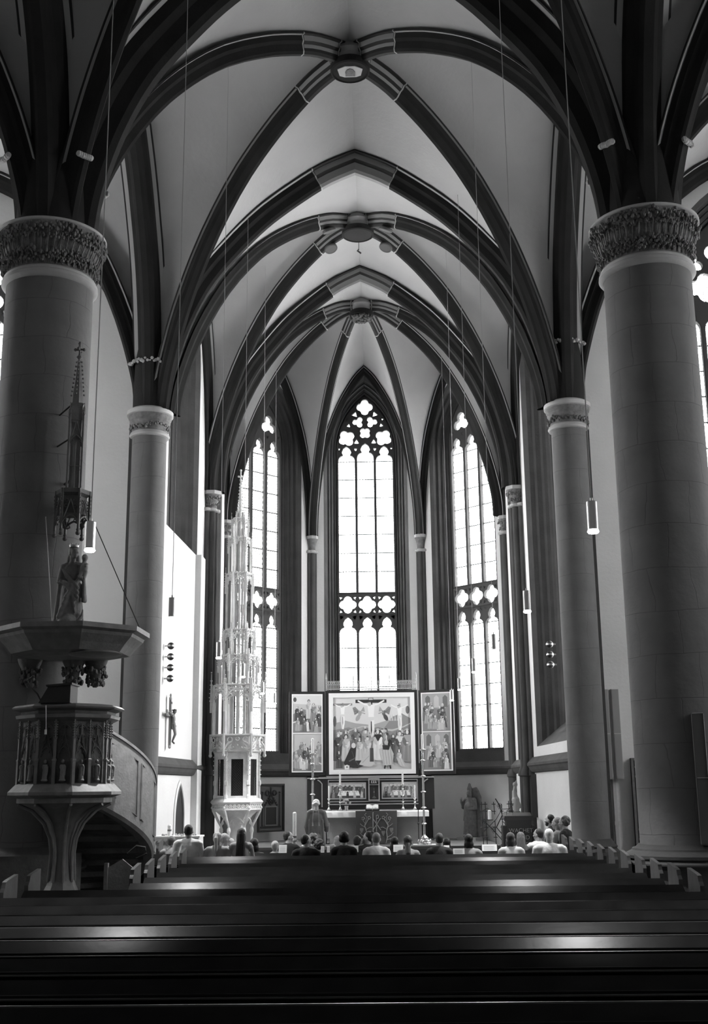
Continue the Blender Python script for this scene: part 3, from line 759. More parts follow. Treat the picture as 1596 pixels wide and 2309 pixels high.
# ------------------------------------------------------------------ carved figures and people: closed volumes fused into one skin
def cap(p0, p1, r0, r1=None): return ('c', p0, p1, r0, r0 if r1 is None else r1)
def ell(c, r, e=(0, 0, 0)): return ('e', c, r, e)
def blob(shapes, voxel=.014, smooth=3):
    bm = bmesh.new()
    for s in shapes:
        if s[0] == 'e':
            r = bmesh.ops.create_icosphere(bm, subdivisions=3, radius=1)
            M = Matrix.Translation(s[1]) @ Euler(s[3]).to_matrix().to_4x4() @ Matrix.Diagonal((s[2][0], s[2][1], s[2][2], 1))
            bmesh.ops.transform(bm, matrix=M, verts=r['verts'])
        else:
            A, B = Vector(s[1]), Vector(s[2]); d = B - A; L = max(d.length, 1e-4); q = d.to_track_quat('Z', 'Y').to_matrix().to_4x4()
            r = bmesh.ops.create_icosphere(bm, subdivisions=3, radius=1)
            for v in r['verts']:
                if v.co.z >= 0: v.co = Vector((v.co.x * s[4], v.co.y * s[4], v.co.z * s[4] + L))
                else: v.co = v.co * s[3]
            bmesh.ops.transform(bm, matrix=Matrix.Translation(A) @ q, verts=r['verts'])
    me = bpy.data.meshes.new('b'); bm.to_mesh(me); bm.free()
    o = bpy.data.objects.new('b', me); COL.objects.link(o)
    m = o.modifiers.new('r', 'REMESH'); m.mode = 'VOXEL'; m.voxel_size = voxel; m.use_smooth_shade = True
    if smooth: k = o.modifiers.new('s', 'SMOOTH'); k.iterations = smooth; k.factor = .5
    out = bpy.data.meshes.new_from_object(o.evaluated_get(bpy.context.evaluated_depsgraph_get()))
    bpy.data.objects.remove(o); bpy.data.meshes.remove(me)
    return out
def bobj(name, shapes, m, parent=None, loc=None, voxel=.014, smooth=3, **tags):
    me = blob(shapes, voxel, smooth); me.name = name; me.materials.append(m)
    return link(name, me, parent, loc, **tags)

def head_shapes(c, s=1.0, turn=0, tilt=0, chin=True):
    """head centred at c (centre of skull), looking to +y turned by turn"""
    M = Matrix.Translation(c) @ Euler((tilt, 0, turn)).to_matrix().to_4x4()
    R = Euler((tilt, 0, turn)).to_matrix()
    def P(x, y, z): return tuple(M @ Vector((x * s, y * s, z * s)))
    def E(x, y, z, a, b, c_): return ('e', P(x, y, z), (a * s, b * s, c_ * s), (tilt, 0, turn))
    return [E(0, -.012, .03, .075, .092, .085), E(0, .022, -.02, .064, .070, .085), E(0, .050, -.085, .036, .034, .030), E(0, .078, .030, .050, .018, .012),
            E(0, .094, -.018, .013, .020, .022), E(0, .098, -.030, .018, .014, .010), E(0, .085, -.062, .026, .012, .012),
            E(.042, .072, -.022, .024, .022, .020), E(-.042, .072, -.022, .024, .022, .020),
            E(.076, -.004, -.015, .012, .020, .030), E(-.076, -.004, -.015, .012, .020, .030)]
def hand_shapes(w, d, up, s=1.0):
    """hand from wrist w pointing along d; five fingers of unequal length, slightly curled"""
    w, d, up = Vector(w), Vector(d).normalized(), Vector(up).normalized(); x = d.cross(up).normalized(); o = [('c', tuple(w), tuple(w + d * .07 * s), .022 * s, .030 * s)]
    for k, ln in enumerate((.062, .075, .080, .070)):
        b = w + d * .075 * s + x * (k - 1.5) * .019 * s; m = b + d * ln * .55 * s - up * .006; e = m + d * ln * .4 * s - up * .022 * s
        o += [('c', tuple(b), tuple(m), .0095 * s, .0088 * s), ('c', tuple(m), tuple(e), .0088 * s, .0075 * s)]
    t = w + d * .02 * s - x * .026 * s; t2 = t + d * .035 * s - x * .025 * s
    o += [('c', tuple(t), tuple(t2), .012 * s, .010 * s), ('c', tuple(t2), tuple(t2 + d * .028 * s), .010 * s, .008 * s)]
    return o

SKIN = mat('skin', .36, .55); SKIND = mat('tanned_skin', .22, .55)
CLOTH = {}
def cloth(g, bump=.3): 
    if g not in CLOTH: CLOTH[g] = mat('fabric_grey_%d' % int(g * 1000), g, .9, bump=bump, bscale=25, var=.12, vscale=9)
    return CLOTH[g]
HAIRM = {}
def hairm(g):
    if g not in HAIRM:
        m = mat('hair_grey_%d' % int(g * 1000), g, .5, spec=.35); nt = m.node_tree; N = nt.nodes
        tc = N.new('ShaderNodeTexCoord'); mp = N.new('ShaderNodeMapping'); mp.inputs['Scale'].default_value = (90, 90, 6)
        n = N.new('ShaderNodeTexNoise'); n.inputs['Scale'].default_value = 1; b = N.new('ShaderNodeBump'); b.inputs['Strength'].default_value = .8; b.inputs['Distance'].default_value = .01
        nt.links.new(tc.outputs['Object'], mp.inputs[0]); nt.links.new(mp.outputs[0], n.inputs['Vector']); nt.links.new(n.outputs['Fac'], b.inputs['Height'])
        nt.links.new(b.outputs[0], N['Principled BSDF'].inputs['Normal'])
        r = N.new('ShaderNodeMapRange'); r.inputs['To Min'].default_value = g * .5; r.inputs['To Max'].default_value = g * 1.5
        cc = N.new('ShaderNodeCombineColor'); nt.links.new(n.outputs['Fac'], r.inputs['Value'])
        for k in range(3): nt.links.new(r.outputs[0], cc.inputs[k])
        nt.links.new(cc.outputs[0], N['Principled BSDF'].inputs['Base Color']); HAIRM[g] = m
    return HAIRM[g]

def person(x, y, ztop, label, rz=0, turn=0, tilt=0, hair='short', hg=.03, top='shirt', tg=.5, s=.92, wide=1.0, skin=None, seat=.345, sleeves='short', extra=None):
    """seated person; root on the floor under the seat, +y is where they face"""
    t = thing('person', label, 'person', (x, y, 0), rz); sk = skin or SKIN
    hc = (0, .03, ztop - .118 * s); neck = Vector((0, .0, hc[2] - .085 * s)); sh = hc[2] - .168 * s; w = .185 * s * wide
    hip = seat + .10 * s; ch = (sh + hip) / 2 + .06
    torso = lambda g: [ell((0, 0, hip), (.155 * s * wide + g, .11 * s + g, .11 * s + g)), ell((0, -.01, ch), (.15 * s * wide + g, .105 * s + g, (sh - hip) * .5 + g * .5)),
                       cap((-w * .80, -.01, sh - .035 * s), (w * .80, -.01, sh - .035 * s), .058 * s + g), cap((-w * .85, -.01, sh - .045 * s), (-.035 * s, -.005, sh + .012 * s), .05 * s + g, .040 * s + g), cap((w * .85, -.01, sh - .045 * s), (.035 * s, -.005, sh + .012 * s), .05 * s + g, .040 * s + g),
                       cap((0, -.01, sh - .06 * s), (0, -.01, sh + .02 * s), .07 * s + g, .048 * s + g * .3)]
    elb = [Vector((k * (w + .05 * s), .02, sh - .30 * s)) for k in (-1, 1)]; wri = [Vector((k * .10 * s, .27 * s, sh - .27 * s)) for k in (-1, 1)]
    arms = lambda g: [q for k in (0, 1) for q in (cap(((-1, 1)[k] * w * 1.0, -.005, sh - .055 * s), tuple(elb[k]), .050 * s + g, .038 * s + g),)]
    fore = lambda g: [cap(tuple(elb[k]), tuple(wri[k]), .037 * s + g, .025 * s + g) for k in (0, 1)]
    legs = lambda g: [q for k in (-1, 1) for q in (cap((k * .08 * s, .02, hip - .03), (k * .10 * s, .40 * s, hip - .02), .078 * s + g, .055 * s + g), cap((k * .10 * s, .40 * s, hip - .02), (k * .10 * s, .36 * s, .10), .052 * s + g, .036 * s + g))]
    feet = [cap((k * .10 * s, .34 * s, .045), (k * .11 * s, .48 * s, .035), .038, .030) for k in (-1, 1)]
    nk = [cap((0, -.005, sh - .02), (neck.x, .012, neck.z + .03), .062 * s, .055 * s)]
    hd = head_shapes(hc, s, turn, tilt)
    hands = [q for k in (0, 1) for q in hand_shapes(wri[k], (-(-1, 1)[k] * .25, 1, .1), (0, 0, 1), s)]
    bobj('body', torso(-.012) + arms(-.006) + fore(-.002) + legs(-.008) + nk + hd + hands + feet, sk, t, voxel=.011, smooth=2)
    if top == 'sleeveless': sl = []
    elif sleeves == 'long': sl = arms(.012) + fore(.012)
    else: sl = arms(.012)
    collar = [cap((-.035 * s, -.035 * s, sh + .035 * s), (.035 * s, -.035 * s, sh + .035 * s), .022 * s)] if top in ('shirt', 'jacket') else []
    folds = [cap((random.uniform(-.1, .1) * s, -.098 * s, sh - .08), (random.uniform(-.12, .12) * s, -.10 * s, hip), .016) for _ in range(3)] if top == 'shirt' else []
    bobj('jacket' if top == 'jacket' else ('blouse' if top in ('blouse', 'sleeveless') else 'shirt'), torso(.010) + sl + collar + folds, cloth(tg), t, voxel=.014, smooth=3)
    bobj('trousers', [ell((0, 0, hip - .01), (.162 * s * wide, .12 * s, .10 * s))] + legs(.012), cloth(.04), t, voxel=.018, smooth=2)
    # hair
    Rm = Matrix.Translation(hc) @ Euler((tilt, 0, turn)).to_matrix().to_4x4()
    def P(a, b, c): return tuple(Rm @ Vector((a * s, b * s, c * s)))
    def E(a, b, c, r1, r2, r3): return ('e', P(a, b, c), (r1 * s, r2 * s, r3 * s), (tilt, 0, turn))
    H = []
    if hair != 'bald':
        H = [E(0, -.026, .038, .081, .090, .086), E(0, -.045, -.010, .074, .062, .075)]
    if hair == 'bald': H = [E(0, -.040, -.015, .078, .070, .040)]
    if hair == 'crop': H = [E(0, -.024, .034, .078, .089, .086), E(0, -.045, -.015, .070, .058, .060)]
    if hair == 'long': H += [cap(P(-.03, -.07, .0), (-.035, -.085, sh - .20), .05 * s, .055 * s), cap(P(.03, -.07, .0), (.035, -.085, sh - .20), .05 * s, .055 * s), cap(P(0, -.08, .0), (0, -.10, sh - .24), .05 * s, .05 * s), E(.06, -.03, -.06, .03, .05, .08), E(-.06, -.03, -.06, .03, .05, .08)]
    if hair == 'bob': H += [E(0, -.045, -.06, .088, .070, .085), cap(P(.055, -.035, -.06), P(.060, -.030, -.135), .036 * s, .030 * s), cap(P(-.055, -.035, -.06), P(-.060, -.030, -.135), .036 * s, .030 * s), cap(P(-.03, -.07, -.11), P(.03, -.07, -.11), .035 * s)]
    if hair == 'ponytail': H += [cap(P(0, -.10, .045), P(0, -.125, .0), .028 * s, .040 * s), cap(P(0, -.125, .0), (0, -.125, sh - .02), .040 * s, .030 * s), cap((0, -.125, sh - .02), (.0, -.12, sh - .13), .030 * s, .016 * s)]
    if hair == 'lowtail': H += [cap(P(0, -.09, -.05), (0, -.125, sh - .02), .050 * s, .046 * s), cap((0, -.125, sh - .02), (.01, -.12, sh - .20), .046 * s, .022 * s)]
    if hair == 'bun': H += [E(.015, -.085, .095, .036, .036, .034), E(0, -.05, .06, .06, .06, .05)]
    if hair == 'puffy': H += [E(0, -.03, .045, .094, .098, .092), E(.05, -.05, -.01, .05, .05, .06), E(-.05, -.05, -.01, .05, .05, .06)]
    if hair == 'curly':
        rr = random.Random(int(x * 100)); H += [('e', P(.085 * cos(a) * cos(b), -.03 + .09 * sin(a) * cos(b), .03 + .085 * sin(b)), (.026 * s,) * 3, (0, 0, 0)) for a, b in [(rr.uniform(-3.5, .4), rr.uniform(-.7, 1.5)) for _ in range(46)]]
    bobj('hair', H, hairm(hg), t, voxel=.0095, smooth=1)
    if extra == 'glasses':
        g = MB(); 
        for k in (-1, 1):
            g.tube([P(k * .036 + .022 * cos(a), .098, .005 + .018 * sin(a)) for a in [2 * pi * i / 12 for i in range(12)]], .0022, 5, closed=True); g.tube([P(k * .06, .095, .008), P(k * .078, .0, .005)], .002, 5)
        g.tube([P(-.014, .10, .008), P(.014, .10, .008)], .0022, 5); g.build('glasses', IRON, t)
    if extra == 'beard': bobj('beard', [E(0, .052, -.085, .046, .040, .036), E(.045, .03, -.055, .022, .035, .045), E(-.045, .03, -.055, .022, .035, .045)], hairm(.02), t, voxel=.009, smooth=1)
    if extra == 'patches': 
        g = MB()
        for k in (-1, 1):
            for j in range(4): g.box(k * .055 - .012 + j * .006, k * .055 - .007 + j * .006, -.132 * s - .0, -.120 * s, sh - .10 - .012 * j, sh - .09 - .012 * j)
        g.build('embroidered_sprigs', cloth(.03), t)
    return t

# ------------------------------------------------------------------ carved stone helpers
TOWER = mat('pale_tower_stone', .75, .85, bump=.3, bscale=30, var=.12, vscale=6)
PULP = mat('dark_pulpit_stone', .085, .6, bump=.3, bscale=30, var=.25, vscale=8)
PULP2 = mat('pulpit_trim_stone', .16, .6, bump=.2, bscale=30, var=.2, vscale=8)
STATUE = mat('weathered_statue_stone', .16, .8, bump=.4, bscale=24, var=.25, vscale=10)
BRASS = mat('polished_silver_brass', .60, .22, metal=.9)
WAX = mat('candle_wax', .80, .5)
PAPER = mat('white_paper', .80, .9)
INK = mat('grey_print', .48, .9)
DARK = mat('black_paint', .012, .5)
WOODM = mat('brown_wood', .035, .6, spec=.2, bump=.1)
def pinnacle(mb, x, y, z, h, r=.022, mi=0, cro=5):
    """slim four-sided pinnacle with crockets and a bud"""
    mb.lathe([(r, 0), (r, h * .25), (r * 1.5, h * .26), (r * 1.5, h * .29), (r * 1.0, h * .31), (r * .18, h * .94)], (x, y, z), 4, mi, ph=pi / 4)
    for k in range(cro):
        zz = z + h * (.36 + .5 * k / cro); rr = r * (1 - .8 * k / cro) + r * .35
        for a in range(4): mb.ball((x + rr * cos(a * pi / 2), y + rr * sin(a * pi / 2), zz), r * .38, 4, mi)
    mb.ball((x, y, z + h * .96), r * .55, 5, mi); mb.ball((x, y, z + h * .9), r * .35, 4, mi, sz=.6)
def ogee(mb, A, B, h, r=.012, n=8, mi=0, cusp=True):
    """pointed arch tube between A and B (same z) rising h with little cusps"""
    A, B = Vector(A), Vector(B); M_ = (A + B) / 2; a = (B - A).length / 2; d = (B - A).normalized()
    pts = [(u, z) for u, z in pointed(a, h, n)]
    for sg in (-1, 1): mb.tube([M_ + d * (sg * u) + Vector((0, 0, z)) for u, z in pts], r, 5, mi)
    if cusp:
        for sg in (-1, 1): mb.tube([M_ + d * (sg * a * .95) + Vector((0, 0, h * .25)), M_ + d * (sg * a * .45) + Vector((0, 0, h * .42)), M_ + d * (sg * a * .55) + Vector((0, 0, h * .62))], r * .7, 4, mi)
def ring(mb, c, r, t, ax, n=14, mi=0):
    """upright tube ring; ax = horizontal direction lying in its plane"""
    ax = Vector(ax); c = Vector(c); mb.tube([c + ax * (r * cos(2 * pi * k / n)) + Vector((0, 0, r * sin(2 * pi * k / n))) for k in range(n)], t, 5, mi, closed=True)

# ------------------------------------------------------------------ sacrament tower
def hexp(r, k, n=6, ph=.12): a = 2 * pi * k / n + ph; return (r * cos(a), r * sin(a))
t = thing('sacrament_tower', 'tall pale openwork Gothic stone tower with a grille, against the left choir wall', 'stone tower', (-3.44, 31.40, 0))
m = MB(); m.lathe([(.50, 0), (.50, .12), (.44, .18), (.26, .24), (.20, .5), (.22, .85), (.30, 1.0), (.42, 1.15), (.56, 1.27)], n=6, ph=.12)
for k in range(6):
    x, y = hexp(.40, k); m.lathe([(.035, 0.1), (.045, .14), (.028, .18), (.028, .70), (.05, .74), (.05, .80), (.03, .86)], (x, y, 0), 8)
    x2, y2 = hexp(.40, k + 1); ogee(m, (x, y, .84), (x2, y2, .84), .26, .022)
    a, b = Vector((x, y, .86)), Vector((*hexp(.62, k), 1.30)); m.tube([a, a.lerp(b, .4) + Vector((-.0, 0, -.02)), b], [.03, .035, .05], 6)
    for j in range(5): m.ball(tuple(a.lerp(b, j / 4) * (1 + .04)), .035, 6)
m.build('pedestal', TOWER, t)
m = MB(); m.lathe([(.58, 1.25), (.66, 1.30), (.66, 1.34), (.60, 1.36), (.60, 1.42), (.66, 1.44), (.70, 1.50), (.66, 1.55), (.60, 1.60)], n=6, ph=.12)
random.seed(4)
for k in range(6):
    a, b = Vector((*hexp(.66, k), 1.39)), Vector((*hexp(.66, k + 1), 1.39)); d = (b - a).normalized()
    for j in range(6):
        c = a.lerp(b, (j + .5) / 6); ring(m, c, .040, .010, d, 8); m.ball(tuple(c), .016, 5)
m.build('foliage_cornice', TOWER, t)
m = MB()
for k in range(6):   # shrine walls with framed openings
    a, b = Vector((*hexp(.56, k), 0)), Vector((*hexp(.56, k + 1), 0)); d = (b - a).normalized(); nrm = Vector((d.y, -d.x, 0))
    if nrm.dot(a) < 0: nrm = -nrm
    L_ = (b - a).length
    for f0, f1, z0, z1 in ((0, .22, 1.6, 2.76), (.78, 1, 1.6, 2.76), (.22, .78, 1.6, 1.66), (.22, .78, 2.60, 2.76)):
        p, q = a.lerp(b, f0), a.lerp(b, f1); i_, o_ = -nrm * .04, nrm * .015
        m.add([p + o_ + Vector((0, 0, z0)), q + o_ + Vector((0, 0, z0)), q + o_ + Vector((0, 0, z1)), p + o_ + Vector((0, 0, z1)), p + i_ + Vector((0, 0, z0)), q + i_ + Vector((0, 0, z0)), q + i_ + Vector((0, 0, z1)), p + i_ + Vector((0, 0, z1))],
              [(0, 1, 2, 3), (5, 4, 7, 6), (0, 3, 7, 4), (1, 5, 6, 2), (3, 2, 6, 7), (0, 4, 5, 1)])
m.lathe([(.05, 1.6), (.05, 2.76)], n=6)
m.build('shrine', TOWER, t)
for k in range(6):
    m = MB(); x, y = hexp(.58, k); m.lathe([(.05, 1.58), (.05, 1.66), (.034, 1.70), (.034, 1.9), (.055, 1.94), (.055, 2.02), (.034, 2.06), (.034, 2.72), (.06, 2.78)], (x, y, 0), 6)
    for zz in (2.2, 2.32, 2.44, 2.56, 2.66):
        for j in range(4): m.ball((x + .045 * cos(j * pi / 2), y + .045 * sin(j * pi / 2), zz), .017, 4)
    m.build('corner_shaft', TOWER, t)
gd = {}
for k in range(6):
    a, b = Vector((*hexp(.555, k), 0)), Vector((*hexp(.555, k + 1), 0)); mid = (a + b) / 2
    if mid.y > .1: 
        continue
    g = MB(); p, q = a.lerp(b, .22), a.lerp(b, .78); d = (q - p); n_ = 11
    g.tube([p + Vector((0, 0, 1.67)), q + Vector((0, 0, 1.67)), q + Vector((0, 0, 2.60)), p + Vector((0, 0, 2.60))], .012, 4, closed=True)
    nx, nz = 5, 14
    def clip(u0, z0, u1, z1): return [p + d * u0 + Vector((0, 0, 1.67 + .93 * z0)), p + d * u1 + Vector((0, 0, 1.67 + .93 * z1))]
    for s_ in range(-nz, nz + nx):
        for sg in (1, -1):
            u0, z0, u1, z1 = 0, s_ / nz, 1, (s_ + nx) / nz
            if z0 < 0: u0 = -z0 / (z1 - z0) ; z0 = 0
            if z1 > 1: u1 = 1 - (z1 - 1) / ((s_ + nx) / nz - s_ / nz); z1 = 1
            if u0 >= u1 or z0 >= 1 or z1 <= 0: continue
            if sg < 0: u0, u1 = 1 - u0, 1 - u1
            g.tube(clip(u0, z0, u1, z1), .005, 4)
    g.build('lattice_door', IRON, t)
    bk = MB(); n2 = (mid.normalized() * -.05)
    bk.add([p + n2 + Vector((0, 0, 1.66)), q + n2 + Vector((0, 0, 1.66)), q + n2 + Vector((0, 0, 2.6)), p + n2 + Vector((0, 0, 2.6))], [(0, 1, 2, 3)]); bk.build('shrine_lining', WOODM, t)
def tower_tier(z0, z1, z2, r, rin, nn, name, pin=.5, rr=.020):
    """openwork storey: posts z0..z1, ring of arches and roundels z1..z2, pinnacles outside"""
    m = MB()
    for k in range(nn):
        x, y = hexp(r, k, nn); m.tube([(x, y, z0), (x, y, z2)], rr * 1.35, 6); xi, yi = hexp(rin, k + .5, nn); m.tube([(xi, yi, z0), (xi * .97, yi * .97, z2 + .2)], rr * 1.9, 5); m.tube([(xi * .5, yi * .5, z0), (xi * .5, yi * .5, z2 + .1)], rr * 1.6, 5)
        x3, y3 = hexp(r * .93, k + .08, nn); m.tube([(x3, y3, z0), (x3, y3, z1)], rr * .45, 4)
        x4, y4 = hexp(r * .93, k - .08, nn); m.tube([(x4, y4, z0), (x4, y4, z1)], rr * .45, 4)
    m.build(name + '_posts', TOWER, t)
    m = MB()
    for k in range(nn):
        A, B = Vector((*hexp(r, k, nn), 0)), Vector((*hexp(r, k + 1, nn), 0)); d = (B - A).normalized(); L_ = (B - A).length; h = z2 - z1
        up_ = lambda v, z: v + Vector((0, 0, z))
        ogee(m, up_(A, z1), up_(B, z1), h * .75, rr * .8); c = up_((A + B) / 2, z1 + h * .80)
        ring(m, c, min(L_ * .2, h * .2), rr * .55, d, 10)
        for q in (.22, .78): ring(m, up_(A.lerp(B, q), z1 + h * .62), min(L_ * .13, h * .2), rr * .5, d, 8)
        m.tube([up_(A, z2), up_(B, z2)], rr * .8, 5); m.tube([up_(A, z1 + h * .98), up_(B, z1 + h * .98)], rr * .5, 4)
        for q in (.25, .5, .75): m.ball(tuple(up_(A.lerp(B, q), z2 + .02)), rr * 1.1, 5)
        I0, I1 = Vector((*hexp(rin, k + .5, nn), 0)), Vector((*hexp(rin, k + 1.5, nn), 0)); ogee(m, up_(I0, z1), up_(I1, z1), h * .7, rr * .5, cusp=False)
        m.tube([up_(B, z1 + h * .3), up_(I0, z2)], rr * .5, 4)
    m.build(name + '_tracery', TOWER, t)
    for k in range(nn):
        m = MB(); x, y = hexp(r * 1.10, k, nn); pinnacle(m, x, y, z1 - pin * .3, pin * 1.25, rr * 1.2); m.tube([(x, y, z1), (x * .9, y * .9, z1 - .02)], rr * .5, 4); m.build('pinnacle', TOWER, t)
m = MB()
for k in range(6):   # projecting canopies over the shrine
    A, B = Vector((*hexp(.72, k), 0)), Vector((*hexp(.72, k + 1), 0)); d = (B - A).normalized(); up_ = lambda v, z: v + Vector((0, 0, z))
    ogee(m, up_(A, 2.78), up_(B, 2.78), .26, .028); ogee(m, up_(A.lerp(B, .12), 2.80), up_(A.lerp(B, .88), 2.80), .18, .014)
    c = up_((A + B) / 2, 3.12); ring(m, up_(A.lerp(B, .22), 3.10), .065, .014, d); ring(m, up_(A.lerp(B, .78), 3.10), .065, .014, d); ring(m, c, .045, .012, d)
    for q in range(5): m.ball(tuple(up_(A.lerp(B, .2 + .15 * q), 2.84 + (.06 if q in (1, 3) else .12 if q == 2 else 0))), .022, 5)
    m.add([up_(A, 3.20), up_(B, 3.20), up_(B, 3.24), up_(A, 3.24)], [(0, 1, 2, 3)]); m.tube([up_(A, 3.22), up_(B, 3.22)], .03, 5)
    m.tube([up_(A, 2.70), up_(A, 3.26)], .038, 6); m.ball(tuple(up_(A, 2.70)), .05, 6)
m.lathe([(.60, 2.76), (.66, 2.80), (.60, 2.84), (.58, 3.2), (.70, 3.23), (.05, 3.25)], n=6, ph=.12)
m.build('arched_canopy', TOWER, t)
tower_tier(3.24, 4.10, 4.55, .66, .40, 6, 'lower_storey', .9, .030)
tower_tier(4.55, 5.05, 5.35, .50, .30, 6, 'second_storey', .5, .024)
tower_tier(4.55, 5.70, 6.05, .40, .24, 6, 'third_storey', .6, .024)
tower_tier(6.0, 7.25, 7.62, .35, .18, 6, 'fourth_storey', .6, .020)
tower_tier(7.6, 8.35, 8.62, .30, .13, 6, 'fifth_storey', .5, .018)
tower_tier(8.55, 8.95, 9.18, .22, .10, 6, 'sixth_storey', .45, .016)
m = MB(); m.lathe([(.10, 8.9), (.075, 9.3), (.02, 10.3)], n=6); 
for k in range(11):
    zz = 9.25 + k * .095; r_ = .095 - .006 * k
    for a in range(6): m.ball((r_ * cos(a * pi / 3 + k), r_ * sin(a * pi / 3 + k), zz), .018, 5)
m.build('spire', TOWER, t)
m = MB(); m.ball((0, 0, 10.32), .035, 8); m.tube([(0, 0, 10.3), (0, 0, 10.6)], .018, 6)
for a in range(4): m.ball((.065 * cos(a * pi / 2 + .3), .065 * sin(a * pi / 2 + .3), 10.42), .030, 6); m.ball((.03 * cos(a * pi / 2 + .3), .03 * sin(a * pi / 2 + .3), 10.42), .022, 6)
m.ball((0, 0, 10.60), .035, 8); m.build('finial', TOWER, t)

# ------------------------------------------------------------------ pulpit
def octp(r, k, ph=pi / 8): a = 2 * pi * k / 8 + ph - .01; return (r * cos(a), r * sin(a))
t = thing('pulpit', 'dark carved stone pulpit with niches, on a flaring ribbed stem beside the left pillar', 'pulpit', (-3.76, 15.62, 0))
m = MB(); m.lathe([(.30, 0), (.30, .45), (.27, .50), (.22, .54), (.22, .60), (.19, .66), (.17, .72)], n=8, ph=pi / 8); m.build('stem_base', PULP2, t)
m = MB(); m.lathe([(.16, .70), (.13, .9), (.12, 1.1), (.14, 1.25), (.22, 1.45), (.40, 1.62), (.60, 1.70)], n=16)
for k in range(8):
    q = [( .17, .70), (.155, .9), (.15, 1.08), (.175, 1.25), (.26, 1.44), (.42, 1.60), (.60, 1.68)]
    a = 2 * pi * k / 8 + pi / 8; m.tube([(r * cos(a), r * sin(a), z) for r, z in q], .022, 6)
m.build('ribbed_stem', PULP2, t)
m = MB(); m.lathe([(.55, 1.68), (.62, 1.70), (.62, 1.76), (.74, 1.80), (.74, 1.84), (.64, 1.94), (.60, 1.95)], n=8, ph=pi / 8 - .01); m.build('basket_floor', PULP2, t)
m = MB(); m.lathe([(.58, 1.94), (.58, 2.76)], n=8, ph=pi / 8 - .01); m.build('basket_wall', PULP, t)
for k in range(8):
    A, B = Vector((*octp(.60, k), 0)), Vector((*octp(.60, k + 1), 0)); d = (B - A).normalized(); nrm = Vector(((A + B).x, (A + B).y, 0)).normalized()
    if (A + B).y > .6: continue
    pan = MB(); up_ = lambda v, z: v + Vector((0, 0, z))
    for j in (0, 1):
        a_, b_ = A.lerp(B, j * .5 + .08), A.lerp(B, j * .5 + .42); mdl = (a_ + b_) / 2
        ogee(pan, up_(a_, 2.28), up_(b_, 2.28), .13, .010); pan.tube([up_(a_, 2.28), up_(mdl, 2.60)], .008, 4); pan.tube([up_(b_, 2.28), up_(mdl, 2.60)], .008, 4)
        ogee(pan, up_(a_, 2.60), up_(b_, 2.60), .09, .008, cusp=False)
        pan.tube([up_(mdl, 2.56), up_(mdl, 2.70)], .012, 4); pan.tube([up_(mdl - d * .035, 2.655), up_(mdl + d * .035, 2.655)], .011, 4)
        for q in (.28, .72): ring(pan, up_(a_.lerp(b_, q), 2.47), .020, .006, d, 8); ring(pan, up_(a_.lerp(b_, q if q > .5 else .28), 2.54), .018, .005, d, 8)
    pan.build('traceried_panel', PULP, t)
    for j in (0, 1):
        mdl = A.lerp(B, j * .5 + .25) + nrm * .025; c = mdl
        bobj('niche_figure', [cap((c.x, c.y, 2.01), (c.x, c.y, 2.14), .036, .026), cap((c.x - .018, c.y, 2.165), (c.x + .018, c.y, 2.165), .020), ell((c.x, c.y, 2.222), (.021, .022, .027)), cap((c.x - .03, c.y, 2.15), (c.x + .01, c.y - .02, 2.08), .012), cap((c.x + .035, c.y, 2.15), (c.x + .03, c.y - .01, 2.05), .012), ell((c.x, c.y, 1.985), (.045, .045, .02))], PULP2, t, voxel=.0065, smooth=0)
    for f in (0, .5):
        P_ = A.lerp(B, f) + nrm * .02; bt = MB()
        bt.lathe([(.030, 1.93), (.030, 2.22), (.036, 2.23), (.036, 2.25), (.022, 2.26), (.022, 2.50), (.030, 2.52)], (P_.x, P_.y, 0), 4, ph=pi / 4 + atan2(nrm.y, nrm.x))
        for q in range(7):
            for a in range(4): bt.ball((P_.x + .020 * cos(a * pi / 2), P_.y + .020 * sin(a * pi / 2), 2.53 + q * .032), .010, 4)
        bt.tube([(P_.x, P_.y, 2.5), (P_.x, P_.y, 2.76)], .012, 4); bt.build('buttress', PULP2, t)
m = MB(); m.lathe([(.60, 2.74), (.68, 2.78), (.69, 2.82), (.62, 2.84), (.63, 2.87), (.73, 2.90), (.745, 2.92), (.70, 2.95), (.52, 2.97), (.52, 2.93)], n=8, ph=pi / 8 - .01); m.build('moulded_rim', PULP2, t)
m = MB(); m.prism([(-.22, 2.96), (.19, 2.96), (.19, 3.19), (-.10, 3.17)], -.68, -.32, axis='y'); m.prism([(-.12, 3.165), (.21, 3.19), (.21, 3.215), (-.13, 3.19)], -.70, -.30, axis='y'); m.build('book_stand', WOODM, t); 
m = MB(); m.tube([(-.20, -.62, 2.98), (-.26, -.60, 3.08), (-.37, -.60, 3.18), (-.40, -.60, 3.26), (-.33, -.60, 3.31)], .010, 6); m.ball((-.33, -.60, 3.31), .018, 8); m.build('microphone', IRON, t)
m = MB(); m.tube([(-.11, -.71, 2.93), (-.10, -.70, 2.7), (-.10, -.69, 2.62)], .004, 4); m.box(-.115, -.09, -.70, -.68, 2.56, 2.62); m.build('hanging_cord', PAPER, t)

